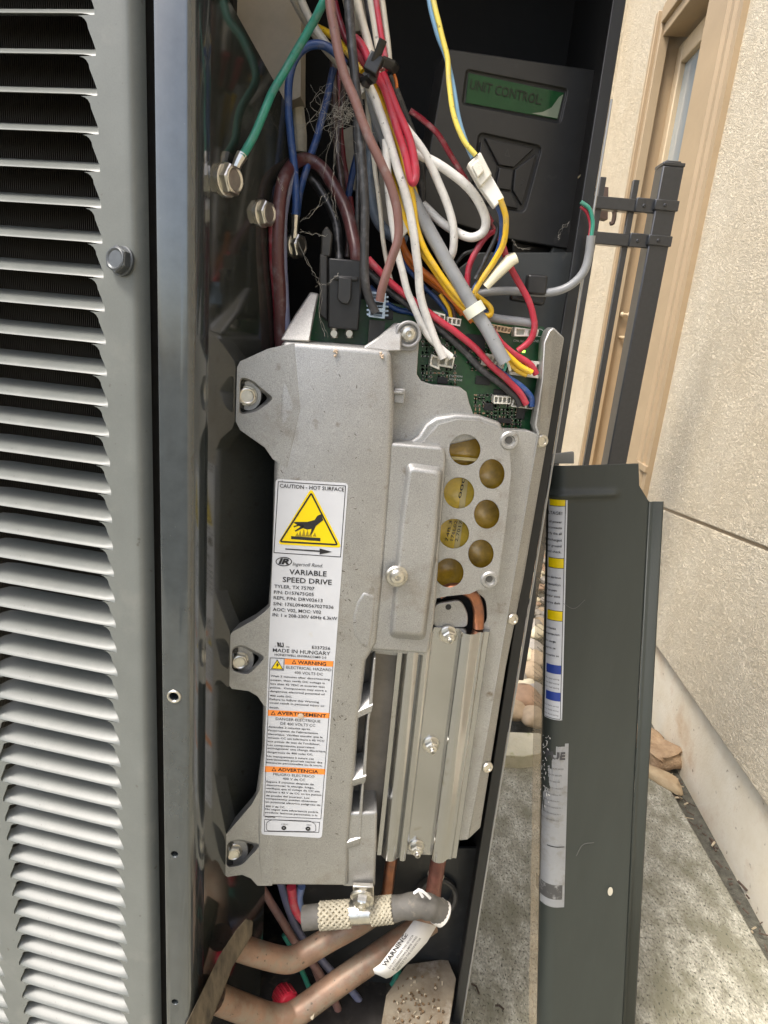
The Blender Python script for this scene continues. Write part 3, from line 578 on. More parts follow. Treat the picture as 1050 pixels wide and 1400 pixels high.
# junction cover with seven holes, raised box and ridge
cov = [(524, 604), (577, 606), (590, 592), (600, 581), (625, 574), (655, 576), (678, 584), (690, 591), (700, 591), (707, 602), (700, 613), (697, 622), (699, 645), (691, 720), (683, 778), (680, 797), (671, 807), (655, 806), (642, 812), (612, 815), (597, 818), (592, 842), (583, 896), (508, 890), (501, 880), (511, 800)]
mb = MB(); mb.prism(BP, cov, .013, .0125); cover = mb.build('terminal_cover', M_CAST, drive)
cm = MB()
for x, y, a, b in holes: cm.loft([BP.at(*p, .05) for p in circ(x, y, a, b, 40)], [BP.at(*p, -.05) for p in circ(x, y, a, b, 40)])
cut(cover, cm, .0014, 3, 40)
mb = MB(); mb.prism(BP, rrect([(523, 604), (606, 611), (611, 622), (602, 740), (594, 850), (586, 895), (508, 889), (501, 879)], 6), .022, .0225); mb.build('cover_box', M_CAST, drive, bevel=.0052, seg=5)
mb = MB(); mb.loft([BP.at(*p, .0295) for p in rrect([(560, 640), (602, 646), (595, 740), (578, 868), (537, 865), (549, 720)], 8)], [BP.at(*p, .021) for p in rrect([(555, 630), (607, 637), (600, 740), (582, 878), (530, 873), (544, 720)], 10)]); mb.build('cover_ridge', M_CAST, drive, bevel=.0025, seg=4)
# stepped rim that echoes the cover's curved top
mb = MB(); mb.prism(BP, [(556, 606), (572, 596), (582, 580), (596, 571), (624, 566), (655, 568), (684, 578), (690, 592), (600, 612), (556, 614)], .012, .0065); mb.build('cover_rim', M_CAST, drive, bevel=.003, seg=3)
for x, y in ((696, 602), (669, 792)): mb = MB(); mb.lathe(BP.at(x, y, .0115), DN, [(.0088, -.008), (.0088, .0015), (.0074, .003), (.0050, .003), (.0042, .0012), (.0042, -.002), (.0002, -.002)], 26); mb.build('cover_boss', M_CAST, drive)
for x, y in ((696, 602), (669, 792)): mb = MB(); mb.lathe(BP.at(x, y, .0135), DN, [(.0034, -.002), (.0034, -.0006), (.0002, -.0006)], 16); mb.build('boss_socket', mat('socket dark', (.10, .10, .10), .4, .6), drive)
screw('hex_nut', drive, BP.at(543, 788, .0320), DN + Vector((.05, 0, -.02)), .0072, M_STEEL, 'pan'); mb = MB(); mb.lathe(BP.at(542, 787, .0285), DN, [(.0105, 0), (.0105, .0022), (.009, .0035)], 26); mb.build('nut_washer', M_STEEL, drive)
# half dome beside the cover
mb = MB(); mb.loft([DP.at(*p, .0008) for p in [(497, 808), (488, 822), (482, 842), (483, 866), (492, 882), (506, 888), (512, 850), (514, 815)]], [DP.at(*p, -.012) for p in [(492, 802), (481, 820), (476, 842), (477, 870), (489, 889), (508, 893), (516, 850), (518, 808)]]); mb.build('cover_dome', M_CAST, drive, bevel=.003, seg=4)
# rivets on the side wall
for x, y in ((740, 603), (700, 846), (666, 1048)): mb = MB(); mb.lathe(BP.at(x, y, -.006), DN + Vector((.25, 0, .1)), [(.0062, -.004), (.0062, .002), (.0050, .0034), (.0034, .0034), (.0030, .0022), (.0002, .0024)], 22); mb.build('push_rivet', M_STEEL, drive)
# amber coil visible through the holes
AP = face(640, 700, .5985, 4.0); mb = MB(); mb.prism(AP, [(598, 640), (655, 640), (640, 765), (588, 765)], .02); amber = mb.build('amber_coil', mat('amber tape', (.80, .55, .06), .18, var=.25, vscale=60, coat=.6), drive, bevel=.002)
mb = MB(); mb.prism(AP, [(598, 590), (700, 590), (668, 812), (590, 812)], .004, -.003); mb.build('amber_core', mat('amber varnish', (.50, .30, .03), .2, var=.5, vscale=50, coat=.6), drive)
mb = MB(); mb.prism(AP, [(634, 642), (642, 642), (626, 765), (619, 765)], .002, .0012); mb.prism(AP, [(617, 624), (652, 627), (652, 631), (617, 628)], .002, .004); mb.build('tape_strip', mat('tape pale', (.72, .58, .25), .3), drive)
mb = MB(); vup = Vector((-.98, 0, -.1))
for body_, x, y, hh in (('000', 630, 668, 5), ('74B.3', 612, 727, 4.5), ('176L02', 619, 727, 4.5), ('2.7017', 625.5, 727, 4.5)):
    vs, fs = print_mesh(body_); L0 = max(v.x for v in vs); o0 = AP.at(x, y + 14, .0016); s_ = .022 / L0
    mb.add([o0 + Vector((.10, 0, 1)) * v.x * s_ + Vector((-1, 0, .05)) * v.y * .0042 for v in vs], fs)
mb.build('coil_print', M_INK, drive, recalc=False)
# cold plate: ribbed extrusion with studs
CP = BP; zt2, zb2 = CP.at(620, 857).z, CP.at(580, 1165).z
prof = [(531, .0), (532, .004), (538, .004), (541, .0065), (546, .0095), (552, .0105), (558, .0095), (563, .006), (566, .009), (571, .0095), (574, .0085), (576, .002), (610, .002), (612, .007), (617, .0095), (624, .0105), (630, .0095), (635, .006), (637, .0055), (640, .0060), (642, .0045), (648, .0045), (649, .0)]
A = []; B = []
for x, h in prof:
    q = CP.at(x, 1007, h * 1.35 + .001); A.append(Vector((q.x, q.y, zt2))); B.append(Vector((q.x, q.y, zb2)))
mb = MB(); mb.loft(A, B); plate = mb.build('cold_plate', M_EXTR, drive, smooth=40)
for x, y in ((612.5, 867), (589, 1017), (569, 1157)): screw('stud_nut', drive, CP.at(x, y, .003), DN + Vector((0.05, 0, -.05)), .0070, M_STEEL, 'nut', .3)
mb = MB(); mb.prism(BP, rrect([(594, 826), (630, 820), (640, 838), (640, 858), (592, 858)], 8), .004, .001); mb.build('pipe_clip', M_CAST, drive, bevel=.001)
mb = MB(); mb.lathe(BP.at(613, 830, .0012), DN, [(.003, -.004), (.003, .0002)], 14); mb.build('clip_hole', M_INK, drive)
mb = MB(); pth = [BP.at(*p, .001) for p in ((600, 812), (616, 805), (634, 806), (648, 816), (654, 834), (654, 858))]; mb.tube(spline(pth), .0056, 14); mb.build('copper_bend', M_COPPER, drive)
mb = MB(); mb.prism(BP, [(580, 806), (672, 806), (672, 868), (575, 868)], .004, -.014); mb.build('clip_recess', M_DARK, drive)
# label
lab_px = [(377, 655), (476, 661), (440, 1146), (357, 1141)]
mb = MB(); mb.prism(DP, rrect(lab_px, 5), .0008, .0005); label = mb.build('warning_label', M_WHITE, drive)
ink = MB(); K = .0004 + .0003; K2 = K + .0002
ring_line(ink, DP, [(380, 658), (473, 664), (466, 762), (374, 756)], 1.0, K)
def ln(y, t, xl, xr, h=3.6, **k): write(ink, DP, t, xl, xr, y, h, lift=K2, **k)
ln(666.5, 'CAUTION - HOT SURFACE', 382.5, 470.5, 5.4, bold=.012)
# triangle: yellow field, black ring, hand over a hot plate
yel = MB(); flat(yel, DP, rrect([(425.6, 667), (379, 744), (467.5, 749)], 7), K); yel.build('hazard_triangle', M_YEL, label, recalc=False)
ring_line(ink, DP, rrect([(425.6, 672), (381, 741.5), (463, 746)], 5, 5), 2.3, K2)
flat(ink, DP, [(398, 733), (438, 735.5), (438, 740), (398, 737)], K2)                         # plate
flat(ink, DP, [(401, 714.5), (404, 713.5), (420, 713.5), (430, 711), (434, 705), (439, 703), (442, 711), (432, 719), (426, 731), (424, 731), (426, 723), (420, 724), (414, 722)], K2)
flat(ink, DP, [(401, 714.8), (404, 716), (414, 717), (402, 721), (401, 719.5), (408, 717)], K2); flat(ink, DP, [(414, 717), (416, 721), (404, 727), (403, 725.5), (411, 720)], K2)
fl = MB()
for x, h in ((406, 5), (410, 8), (415, 11), (420, 9), (424, 5), (430, 5)): flat(fl, DP, [(x - 2.5, 733.4), (x + 2.5, 733.8), (x + .6, 733 - h)], K2)
fl.build('flame_print', mat('print brown', (.30, .22, .01), .5), label, recalc=False)
flat(ink, DP, [(390, 749.8), (437, 752.6), (437, 754.6), (390, 751.2)], K2); flat(ink, DP, [(437, 749.8), (454, 754.6), (437, 758)], K2)
# maker's mark: ring with two slanted letters
ov = circ(388, 767.8, 11.2, 6.3, 36); ring_line(ink, DP, ov, 1.1, K2); write(ink, DP, 'IR', 380.5, 395.5, 767.4, 8, lift=K2, bold=.05, shear=.25); write(ink, DP, 'Ingersoll Rand.', 400, 441, 772, 5.2, lift=K2, shear=.3)
ln(783, 'VARIABLE', 395.5, 446.5, 7.6, bold=.012); ln(794, 'SPEED DRIVE', 386.5, 453.5, 7.6, bold=.012)
for y, t, a, b in ((803, 'TYLER, TX 75707', 375, 430), (811, 'P/N: D157675G05', 374.5, 429), (819, 'REPL P/N: DRV02613', 374, 441), (827.6, 'S/N: 176L0940056702T036', 373.6, 456), (835, 'AOC: V02, MOC: V02', 373, 439), (843, 'IN: 1 x 208-230V 60Hz 6.3kW', 372.6, 461)): ln(y, t, a, b, 4.9, bold=.01)
ln(883, 'c', 375.5, 378, 2.4); ln(881.5, 'RU', 378.5, 388, 6.5, bold=.05, shear=-.25); ln(884, 'us', 391, 395.5, 2.6); ln(885.6, 'E337256', 426.5, 451.5, 4.6, bold=.01); ln(891, 'MADE IN HUNGARY', 373, 451.5, 5.6, bold=.005); ln(897, 'HONEYWELL ENVIRACOM\u00ae 2.0', 375.5, 446, 3.4, bold=.01)
# three language blocks
ring_line(ink, DP, [(369, 899), (456, 904), (439, 1120), (360.5, 1116)], .7, K)
for a in ([(389.5, 900.5), (455.5, 904), (455, 911.5), (389, 908.5)], [(366.5, 970.5), (450.8, 974.8), (450, 982), (366, 978.5)], [(362.4, 1047.4), (444.8, 1051.4), (444.2, 1059), (362, 1055.4)]): org_ = MB(); flat(org_, DP, a, K); org_.build('orange_band', M_ORG, label, recalc=False)
yel = MB(); flat(yel, DP, [(379, 901.5), (370.5, 914.5), (387.5, 915.5)], K); yel.build('shock_triangle', M_YEL, label, recalc=False)
ring_line(ink, DP, [(379, 901.5), (370.5, 914.5), (387.5, 915.5)], .8, K2); flat(ink, DP, [(380.5, 904.5), (377, 910), (379.2, 909.6), (378, 913.5), (381.8, 908.2), (379.6, 908.6)], K2); ring_line(ink, DP, [(369, 899), (388.8, 900), (388, 916.8), (368.4, 916)], .6, K2)
for x, y in ((402, 905), (373.5, 974.8), (374.5, 1051.5)): ring_line(ink, DP, [(x, y - 3), (x - 3.2, y + 2.6), (x + 3.2, y + 2.8)], .7, K2)
ln(906.5, 'WARNING', 407, 446, 5.4, bold=.02); ln(976.6, 'AVERTISSEMENT', 379, 446, 5.2, bold=.02); ln(1053.5, 'ADVERTENCIA', 380, 435, 5.2, bold=.02)
ln(914, 'ELECTRICAL HAZARD', 391.5, 453, 4.4); ln(920.6, '400 VOLTS DC', 402.5, 441.5, 4.4); ln(984.3, 'DANGER ELECTRIQUE', 377, 438, 4.2); ln(990.4, 'DE 400 VOLTS CC', 383.5, 431, 4.2); ln(1060, 'PELIGRO ELECTRICO', 373.5, 430, 3.9); ln(1065.4, '400 V de CC', 386.5, 417, 3.9)
T1 = [(926.4, 'Wait 2 minutes after disconnecting', 370, 451), (931.6, 'power, then verify DC voltage is', 370, 444), (936.8, 'less than 42 VDC at inverter test', 369.6, 444), (942, 'points.  Components may store a', 369.4, 446.5), (947, 'dangerous electrical potential of', 369, 444), (951.8, '400 volts DC.', 369, 399), (957.8, 'Failure to follow this Warning', 368.6, 436), (962.8, 'could result in personal injury or', 368.4, 443.5), (967.4, 'death.', 368, 382)]
T2 = [(995.2, 'Attendez 2 minutes apr\u00e8s', 367, 424), (1000.4, "l'interruption de l'alimentation", 366.6, 434.5), (1005.6, '\u00e9lectrique. V\u00e9rifiez ensuite que la', 366.4, 441), (1010.6, 'tension CC est inf\u00e9rieure \u00e0 42 VCC', 366.2, 443.5), (1015.4, "aux points de test de l'onduleur.", 366, 437.5), (1020.2, 'Les composantes pourraient', 365.8, 430), (1025, 'emmagasiner une charge \u00e9lectrique', 365.6, 445), (1029.8, 'dangereuse de 400 volts CC.', 365.4, 428), (1035.6, 'Un manquement \u00e0 suivre cet', 365, 429), (1040.2, 'avertissement pourrait causer des', 364.8, 440.5), (1044.6, 'blessures personnelles ou la mort.', 364.6, 440.5)]
T3 = [(1070.4, 'Espera 2 minutos despu\u00e9s de', 364.4, 429), (1075, 'desconectar la energ\u00eda, luego,', 364.2, 429.5), (1079.8, 'verifique que el voltaje de CC sea', 364, 437), (1084.6, 'inferior a 42 V de CC en los puntos', 363.8, 439.5), (1089.2, 'de prueba del inversor. Los', 363.6, 423), (1093.8, 'componentes pueden almacenar', 363.4, 434), (1098.4, 'un potencial el\u00e9ctrico peligroso de', 363.2, 438), (1103, '400 V de CC.', 363, 390), (1108.2, 'No seguir esta advertencia podr\u00eda', 362.6, 435), (1112.6, 'producir lesiones personales o la', 362.4, 434), (1116.8, 'muerte.', 362.2, 377)]
for T in (T1, T2, T3):
    for y, t, a, b in T: ln(y, t, a, b, 2.9, bold=.012)
ring_line(ink, DP, [(361.5, 1120), (437.5, 1124), (436, 1138.5), (361, 1137)], .7, K); ring_line(ink, DP, rrect([(364, 1124), (371, 1120.5), (424, 1122), (432, 1127), (432, 1137.5), (364, 1136.3)], 4), .6, K2)
for x, y in ((388, 1132), (421, 1133)): ring_line(ink, DP, circ(x, y, 3.4, 2.9, 20), 2.2, K2)
ln(1127, '+VDC', 384, 394, 2.2); ln(1128, '-VDC', 418, 426, 2.2)
ink.build('label_print', M_INK, label, recalc=False)
# a flake stuck to the label and grit on the casting
mb = MB(); mb.lathe(DP.at(411, 979, .0007), DN, [(.0032, 0), (.003, .0006), (.001, .0009)], 9); tag(mb.build('mud_speck', mat('dry mud', (.55, .44, .33), .9), smooth=0), 'pale mud speck stuck on the middle of the white label', 'mud'); 
mb = MB()
for i in range(70):
    x, y = random.uniform(385, 500), random.uniform(500, 1200)
    if 665 < y < 1150: x = random.uniform(478, 500) - (y - 660) * .075
    c = DP.at(x, y, .0004); a = random.uniform(0, 3.1); L_ = random.uniform(.0006, .0032); mb.tube([c, c + Vector((math.cos(a), 0, math.sin(a))) * L_ + Vector((0, -.0003, 0)), ], random.uniform(.00012, .0003), 5)
o = mb.build('grit', mat('grit dark', (.07, .055, .04), .9)); o['kind'] = 'stuff'; tag(o, 'dark grit and fibres stuck to the aluminium drive', 'dirt')
for i, (x, y) in enumerate(((459, 483), (521, 486))):
    bm_ = MB(); c = DP.at(x, y, .001)
    for k in range(9): bm_.lathe(c + Vector((random.uniform(-.0018, .0018), 0, random.uniform(-.003, .003))), DN, [(random.uniform(.0006, .0013), 0), (.0008, .0012), (.0002, .0018)], 6)
    tag(bm_.build('insect_nest', mat('dry mud', (.5, .4, .3))), ('larger' if i == 0 else 'smaller') + ' brown insect mud dab on the top rim of the drive', 'mud dab')

# ================================================================== CIRCUIT BOARD
CB = face(640, 520, .612, 4.0)
pcb = root('circuit_board', CB.at(640, 590), 'green circuit board behind the drive with cream sockets and tiny parts', 'circuit board')
mb = MB(); mb.prism(CB, [(424, 402), (520, 412), (620, 428), (744, 447), (746, 470), (722, 600), (560, 600), (424, 520)], .002); mb.build('board', M_PCB, pcb)
M_CHIP = mat('chip black', (.015, .015, .016), .4); M_SOLD = mat('solder', (.55, .55, .53), .25, .9)
mb = MB(); mb2 = MB(); mb3 = MB()
yv = Vector((0, -1, 0)); 
for i in range(760):                                              # passives in loose rows
    gx, gy = random.choice([(578, 452), (578, 500), (650, 540), (672, 560), (640, 470), (700, 560)]); x = gx + random.randrange(9) * 5.5; y = gy + random.randrange(8) * 5
    if x > 728 - (y - 470) * .13: continue
    c = CB.at(x, y, .0007); rt_ = random.choice((0, 1)); sx, sz = (.0022, .0012) if rt_ else (.0012, .0020); k = random.random()
    (mb if k < .6 else mb3).box(c, sx, .0012, sz); mb2.box(c, sx * (1.35 if rt_ else .9), .0009, sz * (.9 if rt_ else 1.35))
o = mb.build('resistor_field', M_CHIP, pcb, smooth=0); o['kind'] = 'stuff'; o = mb2.build('solder_field', M_SOLD, pcb, smooth=0); o['kind'] = 'stuff'; o = mb3.build('capacitor_field', mat('ceramic cap', (.30, .20, .11), .5), pcb, smooth=0); o['kind'] = 'stuff'
for x, y, a, b in ((683, 540, .012, .010), (668, 556, .009, .007), (712, 564, .008, .012), (650, 468, .018, .014), (600, 478, .007, .007), (605, 520, .010, .006), (690, 575, .013, .005), (660, 520, .014, .008), (530, 430, .01, .008)):
    mb = MB(); mb.box(CB.at(x, y, .001), a, .002, b); mb.build('chip', M_CHIP, pcb, bevel=.0003)
def socket(pts, depth, slots, name='header_socket', m=M_NYL, lift=.012):
    """a shrouded header: its shell with real slots cut in"""
    mb = MB(); mb.prism(CB, pts, lift, lift); ob = mb.build(name, m, pcb)
    if slots:
        cm = MB(); (ax_, ay_), (bx2, by2), (cx_, cy_), (dx_, dy_) = pts
        for i in range(slots):
            q = []
            for s_, t_ in ((i + .18, .18), (i + .82, .18), (i + .82, .82), (i + .18, .82)):
                s_ /= slots; x = (ax_ + (bx2 - ax_) * s_) * (1 - t_) + (dx_ + (cx_ - dx_) * s_) * t_; y = (ay_ + (by2 - ay_) * s_) * (1 - t_) + (dy_ + (cy_ - dy_) * s_) * t_; q.append((x, y))
            cm.loft([CB.at(*p, lift + .004) for p in q], [CB.at(*p, lift - depth) for p in q])
        cut(ob, cm, .0004, 1)
    return ob
socket([(702, 491), (744, 495), (739, 518), (696, 512)], .008, 4); socket([(676, 541), (699, 542), (698, 553), (675, 552)], .006, 4); socket([(702, 546), (730, 550), (728, 560), (699, 556)], .006, 3)
socket([(601, 485), (622, 488), (619, 504), (598, 500)], .008, 2); socket([(590, 484), (601, 488), (601, 506), (587, 500)], .008, 1); socket([(592, 425), (609, 430), (608, 444), (596, 441)], .006, 2)
socket([(612, 433), (631, 436), (629, 446), (612, 443)], .006, 3); socket([(662, 441), (700, 448), (697, 456), (661, 450)], .004, 8, m=mat('header beige', (.50, .36, .22), .5)); socket([(704, 447), (737, 451), (735, 460), (703, 460)], .006, 2)
socket([(664, 483), (700, 490), (690, 505), (660, 499)], .004, 6)
mb = MB(); mb.box(CB.at(716, 480.5, .002), .0022, .003, .0022); mb.build('indicator_light', mat('led green', (.3, .8, .1), .3, emit=((.45, 1, .1), 1.5)), pcb)
mb = MB()
for t, a, b, y, h in (('CONN_TAG', 702, 716, 466, 3), ('GND', 729, 737, 466, 3.2), ('CAUTION', 614, 632, 514, 2.5), ('VOLTAGE', 614, 632, 519, 2.5)): write(mb, CB, t, a, b, y, h, .1, .0012)
ring_line(mb, CB, circ(738, 455, 5.5), .6, .0012); mb.build('board_print', mat('silk white', (.6, .62, .6), .6), pcb, recalc=False)

# ================================================================== DISPLAY CONTROLLER
VP_ = face(700, 200, .655, 12.0); VN = VP_.n
disp = root('display_controller', VP_.at(700, 340), 'charcoal control box with a green display and a rubber keypad', 'controller')
mb = MB(); mb.prism(VP_, rrect([(612, 66), (825, 97), (779, 341), (690, 326), (572, 290)], 6), .04); case = mb.build('case', M_CASE, disp)
cm = MB()
for pts, d_ in ((rrect([(638, 95), (776, 122), (766, 168), (632, 142)], 5), .003), (rrect([(655, 181), (741, 200), (717, 291), (642, 277)], 8), .004)): cm.loft([VP_.at(*p, .01) for p in pts], [VP_.at(*p, -d_) for p in pts])
cut(case, cm, .0012, 2)
mb = MB(); mb.prism(VP_, [(641, 100), (771, 127), (762, 163), (637, 140)], .0015, -.0018); scr = mb.build('screen', mat('display glass', (.018, .070, .027), .12, coat=.1, spec=.25, var=.1, vscale=60), disp)
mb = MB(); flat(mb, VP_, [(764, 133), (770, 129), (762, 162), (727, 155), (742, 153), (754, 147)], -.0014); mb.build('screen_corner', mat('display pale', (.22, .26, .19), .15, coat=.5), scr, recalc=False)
mb = MB(); write(mb, VP_, 'UNIT CONTROL:', 643, 741, 125.5, 12, .225, -.0012, bold=.01, warp=Vector((.08, 0, 1))); mb.build('screen_print', mat('lcd ink', (.003, .008, .004), .3), scr, recalc=False)
kc = [(681, 226), (704, 230), (701, 262), (675, 259)]; ko = [(658, 186), (736, 203), (713, 287), (646, 273)]
for i in range(4):
    a, b = ko[i], ko[(i + 1) % 4]; c, d_ = kc[(i + 1) % 4], kc[i]; g_ = .045
    def lp(p, q, t): return (p[0] + (q[0] - p[0]) * t, p[1] + (q[1] - p[1]) * t)
    pts = [lp(a, b, g_), lp(b, a, g_), lp(c, d_, .02), lp(d_, c, .02)]; cx_, cy_ = sum(p[0] for p in pts) / 4, sum(p[1] for p in pts) / 4
    mb = MB(); mb.prism(VP_, [(cx_ + (x - cx_) * .95, cy_ + (y - cy_) * .93) for x, y in pts], .005, -.0004); mb.build('key', M_KEY, disp, bevel=.0008, seg=3)
mb = MB(); mb.prism(VP_, [(683, 229), (702, 232), (699, 260), (678, 257)], .005, -.0004); mb.build('key', M_KEY, disp, bevel=.0008, seg=3)
mb = MB(); ring_line(mb, VP_, [(694, 203), (690, 213), (697, 214.5)], .7, -.0002); mb.tube([VP_.at(*p, -.0003) for p in ((713, 245), (718, 248), (713, 252))], .0003, 4); mb.build('key_mark', mat('key mark', (.07, .07, .07), .5), disp)
mb = MB(); mb.prism(face(815, 210, .675, 10), [(800, 190), (829, 165), (816, 240), (800, 330), (780, 385), (740, 380), (770, 300)], .006); mb.build('bracket', mat('bracket grey', (.07, .072, .066), .5, var=.2, vscale=40), disp, bevel=.002)
mb = MB(); mb.prism(VP_, [(700, 328), (778, 343), (760, 362), (700, 352)], .035, -.012); mb.build('case_foot', M_BLK, disp, bevel=.002)
mb = MB(); mb.lathe(face(802, 243, .665).at(800, 244), (0, -1, 0), [(.0065, -.004), (.0065, .004), (.004, .006)], 6); tag(mb.build('foam_plug', mat('tan foam', (.5, .42, .25), .8)), 'tan foam scrap at the right edge of the control box', 'foam scrap')

# ================================================================== WIRES
def tubemat(name, c, rough=.34): return mat(name, c, rough, var=.12, vscale=50, dirt=tuple(min(1, x * .55 + .13) for x in c), dscale=90, dlo=.50, dhi=.78, spots=(tuple(x * .35 + .02 for x in c), 260, .68, .74), bump=.06, bscale=300, bdist=.0004)
WC = dict(green=(.035, .24, .17), brown=(.19, .10, .088), white=(.74, .73, .70), blue=(.02, .06, .20), red=(.42, .03, .055), darkred=(.15, .008, .018), yellow=(.72, .45, .02), orange=(.58, .16, .02), grey=(.25, .26, .27), dark=(.035, .035, .037), maroon=(.085, .03, .03), paleblue=(.10, .15, .30), skyblue=(.18, .34, .50), slate=(.10, .13, .17), cream=(.60, .56, .47), black=(.012, .012, .012), dusk=(.24, .13, .11), lemon=(.75, .62, .12), umber=(.06, .035, .03), lav=(.16, .17, .26))
WM = {k: tubemat('wire ' + k, v) for k, v in WC.items()}
from mathutils import noise as nzw
def wire(label, color, rpx, pts, Y0=.56, Y1=None, name='wire', cat='wire', flat_=1.0, parent=None, seg=12, group=None):
    Y1 = Y1 if Y1 is not None else Y0; n = len(pts); W = []
    for i, p in enumerate(pts): W.append(P(p[0], p[1], p[2] if len(p) > 2 else Y0 + (Y1 - Y0) * i / (n - 1)))
    sp = spline(W, 7); from_ = mm_per_px(sp[len(sp) // 2]); mb = MB(); mb.tube([p + Vector([nzw.noise(p * 45 + Vector((k_ * 9.1, i, 0))) * .0007 for k_ in range(3)]) for i, p in zip([0] * len(sp), sp)], from_ * rpx * .9, seg, flat_)
    o = mb.build(name, WM[color], parent, smooth=80); o['label'] = label
    if not parent: tag(o, label, cat, group)
    return o
yL = lambda x, y, l=.008: LP.at(x, y, l).y
# ground wire with its ring lug and bolt
gw = wire('teal green ground wire curving down to a lug on the side liner', 'green', 6.2, [(452, -20, .56), (440, 8, .562), (420, 45, .57), (385, 105, .572), (362, 150, yL(362, 150, .012)), (345, 190, yL(345, 190)), (330, 214, yL(330, 214))])
lw = LP.at(315, 243); mb = MB(); mb.tube([LP.at(331, 212, .007), LP.at(326, 221, .006), LP.at(321, 232, .004)], [.0046, .0040, .0034], 10); mb.build('crimp_lug', M_STEEL, gw)
for i, (x, y, r) in enumerate(((313, 246, .0098), (362, 292, .0088), (402, 336, .0088))):
    screw('hex_bolt', None, LP.at(x - (3 if x < 400 else -1), y, .001 if x < 400 else .006), LP.n, r * 1.12, M_STEEL, 'bolt', .1)
    o = COL.objects[-1] if False else [b for b in bpy.data.objects if b.name.startswith('hex_bolt') and not b.parent][-1]
for b, t in zip([b for b in bpy.data.objects if b.name.startswith('hex_bolt') and not b.parent], ('large bright hex bolt holding the green ground wire on the liner', 'middle hex bolt on the dark liner left of the maroon loop', 'lowest hex bolt under the blue wires on the liner')): tag(b, t, 'bolt')
mb = MB(); mb.tube([P(404, 292, .603), P(403, 312, .603), P(402, 326, .603)], [.004, .003, .0035], 8); tag(mb.build('spade_lug', M_STEEL), 'narrow bright lug hanging below the blue wires', 'lug')
# back layer
wire('thick maroon cable looping over behind the blue wires', 'maroon', 9.5, [(385, 480, yL(385, 480)), (383, 420, yL(383, 420)), (380, 350, yL(380, 350)), (381, 290, yL(381, 290)), (388, 248, yL(388, 248)), (402, 224, .61), (420, 218, .62), (438, 228, .62), (455, 252, .615), (470, 280, .61), (480, 310, .60), (486, 340, .59), (488, 362, .59)], .6, .60, 'cable', 'cable')
wire('dark red wire running down left of the drive beside the maroon cable', 'darkred', 6, [(372, 300, yL(372, 300, .004)), (374, 360, yL(374, 360, .004)), (378, 420, yL(378, 420, .004)), (382, 490, yL(382, 490, .004))])
wire('dusty blue wire running down beside the maroon cable', 'lav', 5.5, [(404, 235, .60), (394, 262, .598), (388, 300, .592), (388, 350, .592), (390, 410, .59), (395, 470, .59)])
wire('black wire looping into the left of the black plug', 'black', 6.5, [(412, 236), (430, 250), (448, 276), (460, 308), (463, 335), (464, 360)], .63, .60)
wire('blue wire hooking over the cream strip at upper left', 'blue', 6.2, [(472, 88), (458, 72), (440, 62), (420, 64), (404, 80), (396, 108), (394, 150), (399, 200), (404, 250), (404, 294)], .60, .60)
wire('blue wire slanting down right of the hooked blue wire', 'blue', 5.4, [(456, 95), (448, 130), (434, 185), (420, 228), (410, 262), (406, 296)], .64, .605)
wire('dark red wire hanging straight behind the cobweb', 'darkred', 5, [(463, 90), (464, 150), (467, 200), (474, 250), (482, 300)], .69)
wire('brown black wire hanging beside the dark red one', 'umber', 5.5, [(455, 60), (457, 130), (459, 190), (466, 240), (474, 300), (482, 340)], .685)
wire('navy wire crossing in front of the torn tape', 'blue', 5, [(500, 160), (495, 188), (487, 215), (479, 250), (474, 292)], .66)
wire('red wire stub left of the dark grey printed wire', 'darkred', 5, [(478, 270), (486, 320), (492, 352), (507, 372)], .66)
wire('translucent yellow wire behind the cream strip', 'yellow', 3.6, [(404, 95), (402, 130), (403, 170)], .70)
mb = MB(); q = P(407, 165, .69); mb.tube([P(405, 130, .69), P(408, 150, .69), P(411, 185, .69), P(412, 208, .69)], [.0045, .0065, .007, .006], 10, .6); tag(mb.build('spade_cover', mat('dull clear sleeve', (.50, .47, .38), .3, var=.2, vscale=80)), 'dull clear terminal sleeve hanging above the maroon loop', 'terminal sleeve')
wire('white wire at upper left passing under the green wire', 'cream', 6.5, [(402, -20), (420, 20), (442, 55), (462, 82), (484, 112), (498, 130)], .63, .60)
wire('second cream wire below the upper left white wire', 'cream', 5.5, [(392, -20), (408, 12), (424, 38), (442, 62), (460, 84), (474, 104)], .645, .63)
wire('yellow wire peeking behind the pinkish brown wire at the top', 'yellow', 5, [(436, 38), (448, 44), (462, 56), (478, 74), (496, 98)], .635, .60)
wire('red wire behind the pinkish brown wire at the top', 'darkred', 5, [(455, -10), (463, 25), (472, 50), (486, 72), (500, 92)], .62, .60)
wire('dark slate cable falling behind the white harness wires', 'slate', 8.5, [(514, 150), (508, 200), (507, 255), (514, 296), (532, 320), (556, 330)], .625, .63, 'cable', 'cable')
# top harness above the tie
wire('cream wire entering the tied bundle from the left top', 'cream', 6.5, [(484, -20), (493, 20), (503, 55), (512, 90), (520, 110)], .575)
wire('charcoal wire entering the tied bundle', 'dark', 5.5, [(497, -20), (504, 15), (510, 50), (515, 90)], .588)
wire('cream wire in the middle of the tied bundle top', 'cream', 6.5, [(504, -20), (512, 25), (518, 60), (524, 95)], .575)
wire('crimson wire in the tied bundle top', 'red', 4.6, [(512, -20), (518, 25), (524, 60), (531, 95)], .570)
wire('cream wire at the right of the tied bundle top', 'cream', 5.5, [(520, -20), (525, 25), (530, 60), (533, 95)], .575)
wire('thin orange wire bowing right of the black tie', 'orange', 2.4, [(527, 60), (534, 85), (541, 108), (543, 120)], .575)
wire('red wire folded into the black tie from the left', 'red', 6.5, [(485, 52), (494, 62), (504, 82), (516, 104), (530, 128)], .572)
